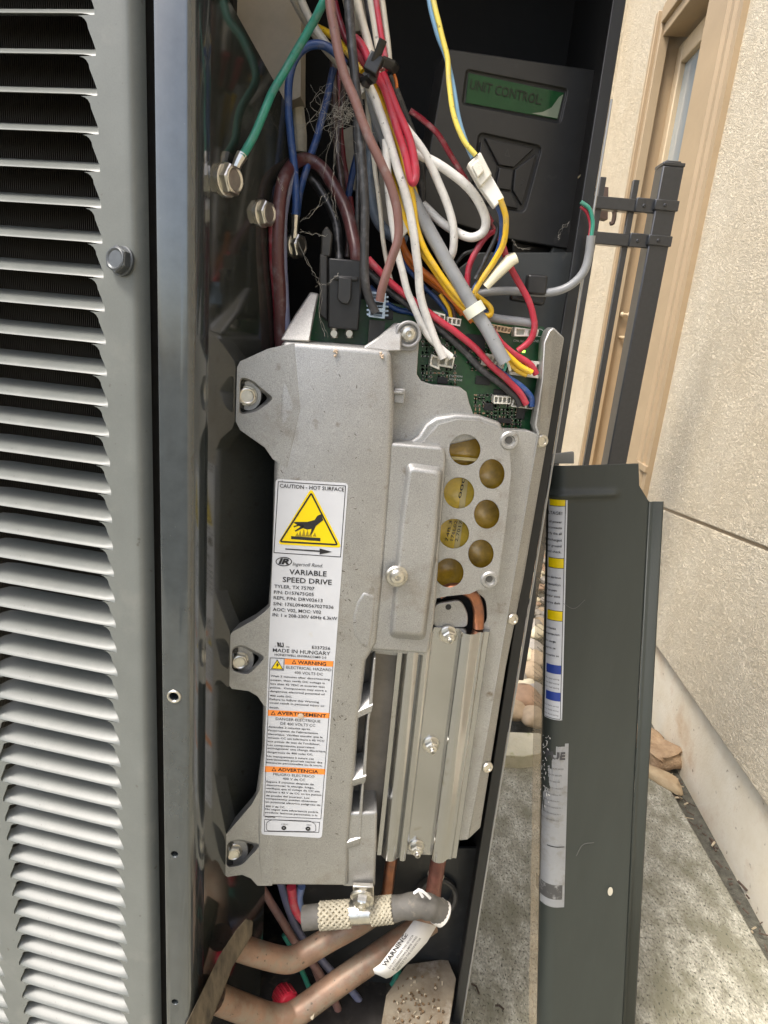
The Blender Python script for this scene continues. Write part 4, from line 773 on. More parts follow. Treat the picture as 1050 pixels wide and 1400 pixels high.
wire('darker red wire below the folded red wire', 'red', 5.5, [(484, 62), (492, 78), (502, 92), (512, 104)], .585)
# below the tie
wire('bright red wire looping below the tie and turning back', 'red', 6.0, [(520, 108), (533, 140), (545, 182), (556, 218), (562, 246), (566, 249), (569, 238), (566, 215), (557, 182), (544, 150), (530, 118), (524, 100)], .572)
wire('charcoal cable from the tie down the right of the red loop', 'dark', 7, [(532, 105), (546, 140), (560, 175), (571, 210), (576, 240), (576, 280), (570, 310)], .595, .62, 'cable', 'cable')
wire('thick grey cable from the bundle to the board with a white band', 'grey', 10.5, [(504, 100), (514, 150), (532, 205), (556, 255), (579, 301), (603, 345), (629, 390), (651, 427), (667, 452), (680, 478), (690, 496)], .592, .582, 'cable', 'cable')
wire('yellow wire from the bundle to the right header', 'yellow', 4.6, [(508, 108), (524, 150), (546, 203), (562, 262), (570, 312), (583, 346), (603, 376), (630, 410), (655, 432), (674, 453), (690, 480), (709, 499), (727, 509)], .578, .595)
wire('second yellow wire bending below the white label wire', 'yellow', 4.6, [(502, 112), (520, 160), (531, 215), (543, 265), (556, 305), (572, 338), (592, 367), (621, 407), (648, 436), (668, 456), (688, 487), (706, 505), (720, 512)], .586, .598)
wire('orange wire from under the connector to the grey cable band', 'orange', 5, [(548, 322), (552, 338), (560, 352), (577, 370), (603, 391), (630, 422), (646, 440)], .60)
wire('dull orange wire beside the brighter orange wire', 'orange', 4, [(550, 330), (558, 358), (580, 380), (610, 404), (632, 430)], .612)
wire('white wire down the middle of the harness to the cream socket', 'white', 6.6, [(500, 108), (514, 138), (528, 178), (541, 222), (555, 267), (564, 310), (571, 363), (575, 405), (584, 435), (596, 466), (606, 490)], .572, .590)
wire('white wire at the left of the harness to the cream socket', 'white', 5.6, [(527, 190), (530, 230), (532, 271), (540, 326), (547, 358), (556, 395), (566, 420), (582, 454), (602, 476), (617, 489)], .578, .592)
wire('white wire bowing down right of the red loop', 'white', 6.4, [(540, 152), (557, 178), (581, 211), (597, 243), (611, 278), (620, 313), (620, 341), (612, 358)], .575, .60)
wire('white wire making the widest loop over the control box', 'white', 6.8, [(548, 190), (567, 207), (600, 225), (633, 249), (653, 273), (664, 298), (661, 317), (645, 325), (624, 317), (600, 301), (578, 280)], .580, .605)
wire('dark red flat strap slanting across the control box', 'darkred', 6.5, [(561, 152), (580, 166), (599, 185), (619, 217), (641, 253), (666, 293), (676, 312)], .585, .60, 'strap', 'strap', .45)
wire('thick pinkish brown wire sweeping down to the blue grey terminal', 'brown', 7.2, [(450, -20), (455, 30), (467, 88), (484, 135), (503, 185), (520, 222), (535, 256), (544, 291), (544, 325), (533, 360), (522, 396), (519, 412)], .550, .565)
wire('thick dark grey printed wire hanging to the blue grey terminal', 'dark', 7.0, [(475, -20), (480, 50), (487, 120), (493, 190), (497, 250), (499, 320), (499, 380), (505, 408), (514, 428)], .562, .568)
for lab_, c_, r_, pts_, Ya, Yb in (
    ('thin brown wire hanging between the blue wires and the cobweb', 'umber', 4, [(470, 95), (468, 140), (462, 200), (468, 260), (476, 320), (474, 352)], .64, .62),
    ('thin charcoal wire hanging behind the pinkish brown wire', 'dark', 4, [(486, 120), (486, 180), (490, 240), (488, 300), (492, 350)], .63, .62),
    ('thin cream wire swinging behind the printed dark wire', 'cream', 3.6, [(500, 118), (505, 170), (512, 230), (520, 290), (527, 350), (540, 400)], .61, .60),
    ('thin dark red wire tucked between the white harness wires', 'darkred', 3.6, [(512, 112), (526, 160), (540, 212), (549, 262), (556, 300)], .59, .60),
    ('thin yellow wire running down beside the grey cable', 'yellow', 3.4, [(516, 112), (534, 160), (549, 205), (566, 256), (584, 312), (606, 360), (628, 400)], .583, .592),
    ('thin navy wire running behind the orange wires', 'blue', 3.6, [(540, 330), (552, 360), (575, 388), (600, 412), (622, 440)], .615, .61),
    ('thin black wire arching below the control box', 'black', 3, [(598, 372), (612, 370), (624, 360), (634, 348), (648, 342)], .62, .62),
    ('brown wire dropping to the small socket at the top of the board', 'umber', 3, [(606, 404), (618, 420), (622, 436)], .606, .606),
    ('thin yellow wire dropping to the small socket at the top of the board', 'yellow', 3, [(602, 402), (613, 420), (617, 437)], .604, .606)):
    wire(lab_, c_, r_, pts_, Ya, Yb)
# paired wires from the top into the white inline connector
ic = root('inline_connector', P(665, 245, .572), 'white inline plug joining two thin wires over the keypad', 'connector')
KP = face(665, 245, .568); mb = MB(); mb.prism(KP, [(639, 224), (657, 207), (673, 238), (657, 256)], .012, .003); mb.build('socket_half', M_NYL, ic, bevel=.0012)
mb = MB(); mb.prism(KP, [(656, 255), (671, 238), (690, 271), (676, 284)], .010, 0); mb.build('plug_half', mat('bright nylon', (.76, .75, .70), .4), ic, bevel=.001)
mb = MB(); mb.prism(KP, [(645, 226), (654, 217), (662, 233), (653, 243)], .004, .0055); mb.build('latch_tab', M_NYL, ic, bevel=.0008)
wire('thin light blue wire hanging from the top into the white plug', 'skyblue', 4, [(585, -20), (590, 15), (598, 45), (609, 76), (618, 115), (628, 165), (638, 198), (646, 216)], .568)
wire('thin yellow wire twisted with the light blue wire above the plug', 'lemon', 4, [(589, -20), (596, 15), (603, 42), (611, 78), (613, 112), (621, 158), (634, 192), (650, 212)], .565)
wire('thin blue wire leaving the white plug downward', 'blue', 4.2, [(678, 276), (686, 298), (685, 331), (672, 363), (653, 388), (644, 408), (648, 424), (664, 428)], .573, .60)
wire('thin yellow wire leaving the white plug downward', 'yellow', 4.4, [(684, 272), (692, 299), (689, 331), (677, 356), (657, 385), (648, 404), (649, 416)], .568, .595)
wire('yellow wire making a small loop above the board', 'yellow', 4, [(630, 390), (645, 399), (662, 412), (671, 422), (670, 431), (660, 431), (652, 424)], .596)
wire('red wire arching left of the thin blue wire', 'red', 4.6, [(680, 314), (666, 322), (650, 344), (640, 368), (639, 395)], .60)
wire('black wire between the red arch and the blue wire', 'black', 3.6, [(676, 302), (681, 312), (676, 330), (662, 358), (650, 382)], .585)
wire('red wire hanging from the cream sleeve to the board', 'red', 5, [(678, 312), (684, 326), (694, 356), (707, 383), (722, 408), (729, 430), (731, 448), (724, 466), (708, 480)], .59, .60)
mb = MB(); mb.prism(face(548, 290, .588), [(536, 262), (552, 254), (562, 312), (548, 328)], .003); tag(mb.build('wire_flag', mat('dull flag', (.52, .49, .42), .4, var=.1, vscale=80), bevel=.0008), 'dull cream wire flag behind the white harness wires', 'wire flag')
mb = MB(); mb.tube([P(706, 352, .582), P(697, 356, .582), P(680, 374, .584), P(664, 392, .586)], [.0052, .0062, .0052, .004], 12, .75); tag(mb.build('cream_sleeve', mat('cream sleeve', (.66, .62, .46), .35, var=.08, vscale=60)), 'cream heat shrink sleeve lying slanted right of the thin wires', 'sleeve')
# lower diagonals to the right headers
wire('long red wire running diagonally across the board', 'red', 5.2, [(503, 353), (533, 385), (568, 414), (590, 430), (627, 457), (650, 476), (670, 498), (690, 516), (711, 537), (720, 553)], .588, .597)
wire('charcoal wire under the long red diagonal', 'dark', 5.2, [(497, 366), (528, 394), (566, 424), (598, 447), (632, 478), (662, 508), (690, 530), (706, 543), (711, 555)], .594, .600)
wire('blue wire end entering the lower right socket', 'blue', 4.8, [(676, 502), (691, 514), (712, 528), (726, 543), (727, 556)], .595, .600)
wire('red wire entering the right header below the loop', 'red', 5.0, [(664, 440), (676, 456), (686, 470), (704, 485), (724, 498), (733, 511)], .588, .598)
wire('blue wire at the left of the board behind the white wires', 'blue', 4.5, [(505, 392), (525, 412), (545, 424), (570, 432), (600, 470)], .603)
for i, (c_, x) in enumerate((('silver', 694), ('teal', 691))):
    wire('bare %s shield strand at the end of the grey cable' % c_, 'cream' if i == 0 else 'green', 2.2, [(x - 6, 490), (x, 498), (x + 3 - 5 * i, 507)], .584)
mb = MB()
for k in range(2):
    a = P(640 + 6 * k, 440 - 3 * k, .575)
c0, c1 = P(645, 417, .5853), P(652, 431, .5847); ax_ = (P(660, 440, .587) - P(640, 406, .588)).normalized(); mb.lathe((c0 + c1) / 2, ax_, [(.0084, -.0046), (.0092, -.0044), (.0092, .0044), (.0084, .0046)], 26); tag(mb.build('cable_band', mat('pale band', (.70, .72, .60), .4)), 'pale greenish band clipped round the grey cable', 'cable band')
wire('grey round cable under the black rubber clamp at right', 'grey', 6.4, [(650, 402), (680, 398), (720, 399), (752, 400), (778, 392), (797, 374), (805, 350), (808, 322)], .612, .60, 'cable', 'cable')
wire('short grey cable lying along the top of the board', 'grey', 6.6, [(655, 428), (672, 434), (700, 438), (726, 442)], .603, .603, 'cable', 'cable')
wire('green wire bowing from the grey cable at the right edge', 'green', 3, [(808, 324), (810, 304), (806, 286), (794, 276)], .60)
wire('thin red wire bowing beside the green wire at the right edge', 'red', 2.6, [(806, 324), (807, 306), (803, 291), (794, 282)], .603)
mb = MB()
t_ = [P(720, 398, .601), P(722, 378, .598), P(734, 374, .597), P(747, 378, .598), P(750, 404, .601)]; CLP = face(735, 390, .606)
mb.prism(CLP, rrect([(722, 374), (750, 376), (747, 404), (719, 402)], 5), .012, .004); mb.prism(CLP, [(700, 398), (748, 404), (744, 418), (698, 410)], .012, -.002); tag(mb.build('cable_clamp', M_BLK, bevel=.002), 'black rubber clamp over the grey cable right of the red wire', 'cable clamp')
# zip tie
zt_o = root('cable_tie', P(510, 95, .56), 'black cable tie knotted round the harness near the top', 'cable tie')
mb = MB(); mb.tube([P(*p) for p in ((499, 118, .566), (506, 106, .562), (514, 92, .561), (524, 84, .562), (536, 90, .566), (541, 96, .575))], .0042, 8, .5); mb.tube([P(*p) for p in ((512, 96, .561), (508, 108, .560), (498, 112, .566), (494, 106, .572))], .0050, 8, .5); mb.build('strap', M_BLK, zt_o)
mb = MB(); mb.box(P(511, 88, .557), .011, .009, .013, Matrix.Rotation(.4, 3, 'Y')); mb.build('lock', M_BLK, zt_o, bevel=.001)
mb = MB(); mb.tube([P(511, 88, .556), P(518, 70, .552), P(524, 54, .55)], .0040, 8, .45); mb.build('tail', M_BLK, zt_o)
# black plug and blue grey terminal
BKP = face(470, 410, .578, 4); plug = root('power_plug', BKP.at(470, 455), 'black two wire power plug seated on the board above the drive', 'plug')
mb = MB(); mb.prism(BKP, [(449, 352), (494, 356), (494, 402), (490, 452), (448, 448), (449, 400)], .035); mb.build('plug_body', M_BLK, plug, bevel=.0015)
mb = MB(); mb.prism(BKP, [(456, 376), (490, 378), (489, 384), (456, 382)], .006, .004); mb.prism(BKP, [(463, 378), (481, 380), (480, 408), (476, 416), (466, 414), (461, 408)], .006, .005); mb.build('latch', mat('latch plastic', (.022, .022, .022), .4), plug, bevel=.001)
mb = MB(); mb.prism(BKP, [(437, 346), (448, 350), (448, 440), (436, 430)], .03, -.012); mb.prism(BKP, [(440, 316), (447, 308), (455, 320), (452, 352), (438, 350)], .006, -.014); mb.build('shroud', mat('plug shroud', (.045, .043, .038), .5, var=.3, vscale=60), plug, bevel=.0015)
for x in (456, 477): mb = MB(); mb.tube([BKP.at(x, 446, -.006), BKP.at(x + 1, 462, -.006)], .0034, 10); mb.lathe(BKP.at(x + .5, 456, -.002), DN, [(.0042, -.003), (.003, 0)], 12); mb.build('pin', M_STEEL, plug)
TP = face(517, 418, .572, 4); term = root('screw_terminal', TP.at(517, 440), 'small translucent blue grey terminal block beside the black plug', 'terminal block')
mb = MB(); mb.prism(TP, [(506, 398), (528, 401), (526, 436), (504, 433)], .016, 0); tb = mb.build('terminal_shell', M_CLEAR, term); cm = MB()
for pts in ([(509, 402), (525, 404), (524, 410), (508, 408)], [(508, 412), (524, 414), (523, 422), (507, 420)], [(507, 425), (523, 427), (522, 433), (506, 431)]): cm.loft([TP.at(*p, .004) for p in pts], [TP.at(*p, -.013) for p in pts])
cut(tb, cm, .0004, 1)
mb = MB()
for y in (405, 411, 418, 424, 430): mb.prism(TP, [(501.5, y - 1.6), (531, y), (531, y + 2.4), (501.5, y + 1)], .008, -.003)
mb.build('rib', M_CLEAR, term, smooth=0)
mb = MB(); mb.prism(TP, [(505, 437), (527, 439), (522, 475), (503, 470)], .012, -.006); mb.build('terminal_base', M_BLK, term)

# ================================================================== BOTTOM OF THE BAY
def pipe(name, label, pts, rpx, m, Y0, Y1=None, cat='pipe', sub=8, parent=None):
    Y1 = Y1 if Y1 is not None else Y0; n = len(pts); W = [P(p[0], p[1], p[2] if len(p) > 2 else Y0 + (Y1 - Y0) * i / (n - 1)) for i, p in enumerate(pts)]
    sp = spline(W, sub); mb = MB(); mb.tube(sp, mm_per_px(sp[len(sp) // 2]) * rpx, 18); o = mb.build(name, m, parent, smooth=80)
    if not parent: tag(o, label, cat)
    return o
wire('pinkish brown wire dropping behind the upper pipe', 'dusk', 6, [(352, 1205), (378, 1246), (405, 1290), (431, 1323), (459, 1372), (472, 1415)], .62)
wire('blue grey wire dropping from the drive to the bottom edge', 'lav', 5.5, [(383, 1205), (395, 1245), (412, 1280), (449, 1323), (487, 1362), (520, 1412)], .635)
wire('green wire behind the upper pipe bend', 'green', 4, [(388, 1278), (399, 1296), (413, 1327), (430, 1368)], .64)
wire('salmon cable curling under the drive', 'red', 7, [(398, 1212), (401, 1232), (408, 1250), (420, 1262)], .585, .60, 'cable', 'cable')
wire('pale blue cable curling beside the salmon cable', 'paleblue', 6, [(412, 1212), (409, 1228), (412, 1244), (422, 1256)], .59, .60, 'cable', 'cable')
wire('dull brown wire between the two pipes', 'dusk', 5, [(420, 1300), (436, 1340), (452, 1385), (462, 1420)], .645)
wire('green wire loop behind the paper tag', 'green', 6, [(544, 1318), (541, 1340), (528, 1356), (510, 1364)], .66)
wire('pale grey loop of cable on the pan below the tag', 'cream', 5, [(478, 1320), (500, 1330), (516, 1350), (520, 1372), (508, 1390), (490, 1392)], .675)
wire('pale grey cable dropping left of the small loop', 'cream', 5, [(508, 1318), (500, 1345), (492, 1375), (480, 1412)], .665)
pipe('copper_tube', 'short orange copper tube dropping from under the cold plate', [(538, 1160), (533, 1190), (529, 1220), (520, 1242)], 8, M_COPPER, .605, .625)
pipe('dark_tube', 'dark red brown tube dropping from the cold plate to the insulated pipe', [(601, 1165), (597, 1190), (593, 1215), (592, 1236)], 10.5, mat('dull copper', (.20, .085, .065), .45, .5, var=.3, vscale=60, dirt=(.12, .07, .06), dscale=80), .60, .60)
mb = MB(); c = P(596, 1196, .602); mb.tube([c + Vector((math.cos(t) * .0085, math.sin(t) * .0085, math.sin(t * 1) * .001)) for t in [i * math.pi / 10 for i in range(21)]], .0013, 6); tag(mb.build('wire_ring', mat('cream ring', (.55, .50, .40), .5)), 'thin cream ring round the dark tube', 'ring')
mb = MB(); gq = face(600, 1222, .650); c = gq.at(598, 1226); N_ = Vector((.1, -1, .25)); mb.lathe(c, N_, [(.026, -.03), (.026, .004), (.0235, .006), (.0205, .004), (.0205, -.025)], 36); tag(mb.build('rubber_grommet', mat('dusty rubber', (.07, .065, .055), .7, var=.4, vscale=60)), 'dusty black rubber grommet ring behind the dark tube', 'grommet')
pa_ = pipe('refrigerant_pipe', 'dusty brown refrigerant pipe bending under the clamp, the upper of two', [(322, 1294, .548), (350, 1303, .556), (380, 1311, .566), (398, 1312, .572), (416, 1304, .58), (450, 1284, .592), (490, 1262, .605), (530, 1236, .63)], 16, M_PIPE, .57)
pb_ = pipe('refrigerant_pipe', 'dusty brown refrigerant pipe running diagonally, the lower of two', [(294, 1364, .522), (330, 1378, .536), (365, 1390, .55), (390, 1392, .556), (410, 1382, .565), (450, 1353, .578), (500, 1318, .595), (550, 1284, .615), (590, 1258, .635)], 17, M_PIPE, .57)
mb = MB(); mb.loft([P(*p) for p in ((336, 1255, .538), (346, 1259, .540), (345, 1278, .539), (318, 1322, .520), (298, 1372, .502), (282, 1412, .488), (248, 1412, .478), (276, 1356, .490), (300, 1306, .508), (322, 1272, .528))], [P(*p) for p in ((337, 1256, .552), (345, 1260, .554), (344, 1278, .553), (318, 1322, .534), (299, 1372, .516), (283, 1412, .502), (249, 1412, .492), (277, 1356, .504), (301, 1306, .522), (323, 1272, .542))])
tag(mb.build('wooden_stick', mat('weathered wood', (.035, .026, .015), .85, col2=(.13, .10, .06), vscale=40, stretch=(3, 3, .6), bump=.5, bscale=100), bevel=.002), 'weathered wooden stick propped at the lower left corner of the bay', 'stick')
# insulated sensor clamped across the pipes
sen = root('pipe_sensor', P(500, 1250, .555), 'grey sleeved sensor clamped across below the drive with braided bands', 'sensor')
def seg_tube(name, m, p0, p1, Y, rpx, n=6, bulge=0, Yb=None):
    W = [P(p0[0] + (p1[0] - p0[0]) * i / n, p0[1] + (p1[1] - p0[1]) * i / n, Y + ((Yb or Y) - Y) * i / n) for i in range(n + 1)]; k = mm_per_px(W[0]); mb = MB(); mb.tube(W, [k * (rpx + bulge * math.sin(math.pi * i / n)) for i in range(n + 1)], 20); return mb.build(name, m, sen, smooth=70)
M_SLV = mat('grey sleeve', (.10, .095, .085), .7, var=.2, vscale=80, dirt=(.20, .18, .14), dscale=90)
seg_tube('sleeve_end', M_SLV, (415, 1255), (440, 1252), .556, 15.5); seg_tube('clamp_band', M_STEEL, (477, 1248), (510, 1246), .556, 15); mb = MB(); W_ = spline([P(532, 1243.5, .558), P(552, 1240, .558), P(575, 1238, .559), (P(590, 1241, .562)), P(604, 1248, .567)], 6); k_ = mm_per_px(W_[3]); mb.tube(W_, [k_ * (16.2 + .8 * math.sin(i * .9)) for i in range(len(W_))], 20); mb.build('sleeve', M_SLV, sen, smooth=70)
seg_tube('white_end', mat('white rubber', (.62, .60, .56), .5, var=.08, vscale=60), (598, 1245), (606, 1250), .566, 17)
def braid(p0, p1, r0, Y):
    core = seg_tube('braid_core', mat('braid brown', (.30, .25, .15), .8), p0, p1, Y, r0 - 1.5)  # one even brown core beneath the woven cords
    mb = MB(); n = 26
    for sgn in (1, -1):
        for j in range(13):
            W = []
            for i in range(n + 1):
                t = i / n; c = P(p0[0] + (p1[0] - p0[0]) * t, p0[1] + (p1[1] - p0[1]) * t, Y); ax_ = (P(*p1, Y) - P(*p0, Y)).normalized(); a = ax_.orthogonal().normalized(); a = (Vector((0, -1, 0)) - ax_ * -ax_.y).normalized(); b = ax_.cross(a)
                q = sgn * t * 2.4 + 2 * math.pi * j / 13; rr = mm_per_px(c) * (r0 + .7 * math.sin(13 * q * 1.0 + sgn * 1.57)); W.append(c + (a * math.cos(q) + b * math.sin(q)) * rr)
            mb.tube(W, .0016, 6)
    o = mb.build('braided_cord', mat('braid cord', (.36, .33, .25), .75, var=.2, vscale=200, dirt=(.22, .19, .13), dscale=120), sen, smooth=60)
braid((438, 1252), (479, 1249), 15.5, .556); braid((508, 1246), (536, 1243), 15.5, .556)
mb = MB(); mb.prism(face(494, 1225, .548), [(482, 1212), (511, 1213), (511, 1240), (484, 1240)], .006, -.002); mb.build('clamp_tab', M_STEEL, sen, bevel=.001)
screw('clamp_nut', sen, P(495, 1226, .545), Vector((-.05, -.85, -.30)), .0088, M_STEEL, 'hex', .1); mb = MB()
a = P(495, 1232, .541); ax_ = Vector((0.02, -.55, -.62)).normalized(); mb.lathe(a, ax_, [(.0048, -.008)] + [(.0048 if i % 2 else .0041, -.006 + i * .0011) for i in range(13)] + [(.003, .0092)], 16); mb.build('stud', M_STEEL, sen)
# paper tag
tag_o = root('paper_tag', P(555, 1300, .56), 'white curled paper tag reading WARNING hanging over the lower pipe', 'paper tag')
TG = face(552, 1300, .560); mb = MB(); rows = [((566, 1258), (597, 1266), -.018), ((553, 1276), (584, 1288), -.008), ((535, 1298), (566, 1308), .001), ((520, 1318), (547, 1326), .004), ((510, 1325), (534, 1336), .004), ((512, 1331), (528, 1338), .0038)]
vs = []
for a, b, l_ in rows: vs += [TG.at(*a, l_), TG.at(*b, l_)]
mb.add(vs, [(2 * i, 2 * i + 1, 2 * i + 3, 2 * i + 2) for i in range(5)]); paper = mb.build('paper', mat('tag paper', (.66, .65, .62), .6, var=.05, vscale=60), tag_o, smooth=70, recalc=False)
m_ = paper.modifiers.new('s', 'SOLIDIFY'); m_.thickness = .0005; m_.offset = 1
mb = MB()
def tagline(t, pa2, pb2, h, bold=0):
    vs, fs = print_mesh(t, bold=bold); x1 = max(v.x for v in vs); A, B = TG.at(*pa2, .0068), TG.at(*pb2, -.0045); e = B - A; n2 = Vector((-e.z, 0, e.x)).normalized() 
    mb.add([A + e * (v.x / x1) + n2 * v.y * h for v in vs], fs)
tagline('WARNING:', (527, 1322), (558, 1278), .0075, .02); tagline('DO NOT BYPASS THIS SENSOR', (533, 1325), (566, 1279), .0035, .012); tagline('BY CONNECTING JUMPER WIRES', (538, 1327), (571, 1281), .0035, .012); tagline('DIRECTLY TO THE CONNECTOR', (543, 1328), (576, 1283), .0035, .012)
mb.build('tag_print', M_INK, tag_o, recalc=False)
mb = MB(); mb.tube(spline([P(566, 1221, .55), P(574, 1217, .549), P(582, 1222, .55), P(588, 1228, .552)]), .0016, 6); mb.tube([P(572, 1216, .548), P(578, 1226, .549)], .0016, 6); tag(mb.build('tie_scrap', mat('white plastic', (.75, .75, .75), .4)), 'scrap of white plastic tie on top of the grey sleeve', 'tie scrap')
# red cap
cap = root('red_cap', P(398, 1365, .575), 'red ribbed plastic cap between the two brown pipes', 'cap')
M_CAP = mat('red plastic', (.50, .025, .05), .35, var=.1, vscale=80, dirt=(.35, .12, .10), dscale=120); c = P(392, 1368, .578); aN = Vector((.5, -.75, .35)).normalized(); mb = MB(); pr = []
mb.lathe(c, aN, [(.0125, -.016), (.0135, -.012), (.0128, .006), (.0108, .009), (.0002, .0095)], 28); mb.build('cap_body', M_CAP, cap)
a_ = aN.orthogonal().normalized(); b_ = aN.cross(a_); mb = MB()
for k in range(14): q = 2 * math.pi * k / 14; d_ = a_ * math.cos(q) + b_ * math.sin(q); mb.tube([c + d_ * .0130 - aN * .013, c + d_ * .0126 + aN * .0065], .0014, 6)
mb.build('grip_rib', M_CAP, cap)
# dirty metal shelf with leaf litter
SH = root('drain_shelf', gz(580, 1370, .17), 'pale dirty metal shelf with leaf litter at the bottom right of the bay', 'shelf')
zS2 = .19; pts = [gz(x, y, zS2) for x, y in ((556, 1318), (612, 1310), (624, 1338), (608, 1440), (515, 1440), (528, 1360))]; mb = MB(); mb.loft(pts, [p - Vector((0, 0, .006)) for p in pts]); mb.build('tray', mat('dirty galvanized', (.30, .27, .21), .7, .2, col2=(.14, .10, .06), vscale=28, detail=8, dirt=(.40, .38, .33), dscale=30, dlo=.55, dhi=.75, bump=.4, bscale=120), SH, bevel=.001)
bx_ = []
for i in range(90): q = gz(random.uniform(538, 606), random.uniform(1335, 1415), zS2 + .002); bx_.append((q, random.uniform(.0008, .0040), random.uniform(.0007, .0028), random.uniform(0, 3)))
litter('leaf_litter', 'brown leaf litter and crumbs on the pale shelf', bx_[:65], mat('leaf', (.13, .085, .045), .85, var=.5, vscale=100)); litter('pale_crumbs', 'pale flakes scattered on the shelf', bx_[65:], mat('flake', (.40, .35, .26), .8, var=.2, vscale=100))
for i, (x, y, Yv, t) in enumerate(((318, 1385, .535, 'pale leaf flake on the lower pipe left end'), (427, 1391, .55, 'pale leaf flake on the lower pipe near the red cap'))):
    mb = MB(); q = P(x, y, Yv); mb.add([q + Vector(v_) for v_ in ((-.0022, 0, -.002), (.0004, -.0012, -.0028), (.0022, -.0004, -.0006), (.0014, -.0018, .002), (.0020, .0004, .0058), (-.0004, -.0014, .0034), (-.0016, .0006, .001))], [(0, 1, 3, 6), (1, 2, 3), (3, 4, 5, 6)]); o = mb.build('leaf_flake', mat('flake', (.62, .56, .44)), smooth=0, recalc=False); m_ = o.modifiers.new('s', 'SOLIDIFY'); m_.thickness = .0004; tag(o, t, 'leaf flake')
# cobwebs: dusty threads strung between real anchor points
mb = MB(); M_WEB = mat('dusty cobweb', (.38, .36, .31), .9)
def thread(pts, Y, r=.00008, jit=.0012):
    W = [P(x, y, Y if not isinstance(Y, tuple) else Y[0] + (Y[1] - Y[0]) * i / (len(pts) - 1)) for i, (x, y) in enumerate(pts)]; W = spline(W, 5); W = [p + Vector([random.uniform(-jit, jit) for _ in range(3)]) for p in W]; mb.tube(W, [r * random.uniform(.5, 2.2) for _ in W], 4)
for i in range(22):
    x, y = random.uniform(415, 485), random.uniform(90, 175); thread([(x, y), (x + random.uniform(-25, 25), y + random.uniform(5, 40)), (x + random.uniform(-35, 35), y + random.uniform(10, 70))], .60)
for i in range(34): x, y = random.gauss(468 + random.choice((-6, 0, 9)), 5), random.gauss(155, 12); thread([(x, y), (x + random.uniform(-12, 12), y + random.uniform(-9, 9)), (x + random.uniform(-18, 18), y + random.uniform(-14, 14))], .590, .00010)
for pts in ([(463, 170), (460, 215), (456, 250), (457, 280), (462, 300)], [(413, 300), (425, 292), (443, 274), (448, 265)], [(404, 320), (415, 350), (428, 375), (436, 393), (440, 430), (446, 462)], [(410, 316), (432, 318), (446, 324)], [(436, 390), (452, 386), (462, 372)], [(378, 240), (384, 252), (388, 262)], [(700, 330), (708, 338), (722, 340)], [(762, 328), (768, 316), (775, 304)]): 
    for _ in range(2): thread([(x + random.uniform(-3, 3), y + random.uniform(-3, 3)) for x, y in pts], .572 if pts[0][0] < 520 else .630, .00008, .0012)
o = mb.build('cobweb', M_WEB, smooth=0, recalc=False); o['kind'] = 'stuff'; tag(o, 'dusty cobweb strands strung among the wires', 'cobweb')

# ================================================================== LEANING ACCESS PANEL
pT, pB = P(828, 637, .72), P(800, 1400, .655); ax_v = (pB - pT); ax_v = ax_v * ((pT.z - .002) / -ax_v.z) * 1.0; Hh = ax_v.length; vd = ax_v.normalized()
ud = Vector((1, .05, 0)); ud = (ud - vd * ud.dot(vd)).normalized(); pn = ud.cross(vd); pn = pn if pn.y < 0 else -pn; APl = Pl(pT, pn, ud)
ap = root('access_panel', (pB.x, pB.y, 0), 'dark grey sheet metal access panel leaning beside the cabinet with stickers', 'access panel')
def uv(px, py): q = APl.at(px, py) - pT; return q.dot(ud), q.dot(vd)
uA = uv(772, 850)[0]; uFold = uv(887, 690)[0]; uOut = uv(906, 690)[0]; vTop = 0; RB = .020
def psurf(u, v, lift=0.0):
    """panel surface; left of uA the sheet rolls back through a quarter bend"""
    if u >= uA: return pT + ud * u + vd * v + pn * lift
    a = (uA - u) / RB
    if a < 1.35: return pT + ud * (uA - math.sin(a) * RB) + vd * v - pn * (RB - math.cos(a) * RB) + (pn * math.cos(a) - ud * math.sin(a)) * lift
    x = (a - 1.35) * RB; return pT + ud * (uA - math.sin(1.35) * RB - math.cos(1.35) * x) + vd * v - pn * (RB - math.cos(1.35) * RB + math.sin(1.35) * x) + (pn * math.cos(1.35) - ud * math.sin(1.35)) * lift
def vtop(u):
    x = (u - uv(760, 632)[0]); return uv(830, 636)[1]
v_top = uv(830, 635)[1]; u_c1, v_c1 = uv(873, 638); u_c2, v_c2 = uv(871, 661); u_c3, v_c3 = uv(887, 686)
us = [uA - RB * 1.35 - .003, uA - RB * 1.35 - .012] + [uA - RB * 1.35 * (1 - i / 10) for i in range(10)] + [uA + (uFold - uA) * i / 8 for i in range(9)]
def top_at(u): return v_top if u <= u_c1 else (v_c2 + (v_c3 - v_c2) * min(1, (u - u_c1) / (uFold - u_c1)))
# stiffening bead near the top edge
vb0 = uv(760, 666)[1]; ubead0, ubead1 = uA - .01, uv(850, 690)[0]
def bead(u, v):
    d_ = (v - (vb0 + .010 + .02 * 0)) ; e_ = 1 / (1 + math.exp((u - ubead1 + .006) * 600)); return (math.exp(-(d_ / .0045) ** 2) * .0055) * e_
NV = 90; mb = MB(); vs = []; nU = 60; ulist = [us[0] + (uFold - us[0]) * i / nU for i in range(nU + 1)]
vlist = [i / 39 * .05 for i in range(40)] + [.05 + (Hh - .05) * (i / 40) ** 1.0 for i in range(1, 41)]
for v in vlist:
    for u in ulist:
        t = top_at(u); vv = t + v * (Hh - t) / Hh; vs.append(psurf(u, vv, bead(u, vv) + .0006 * math.sin(vv * 9 + u * 30)))
n1 = nU + 1; mb.add(vs, [(i * n1 + j, i * n1 + j + 1, (i + 1) * n1 + j + 1, (i + 1) * n1 + j) for i in range(len(vlist) - 1) for j in range(nU)])
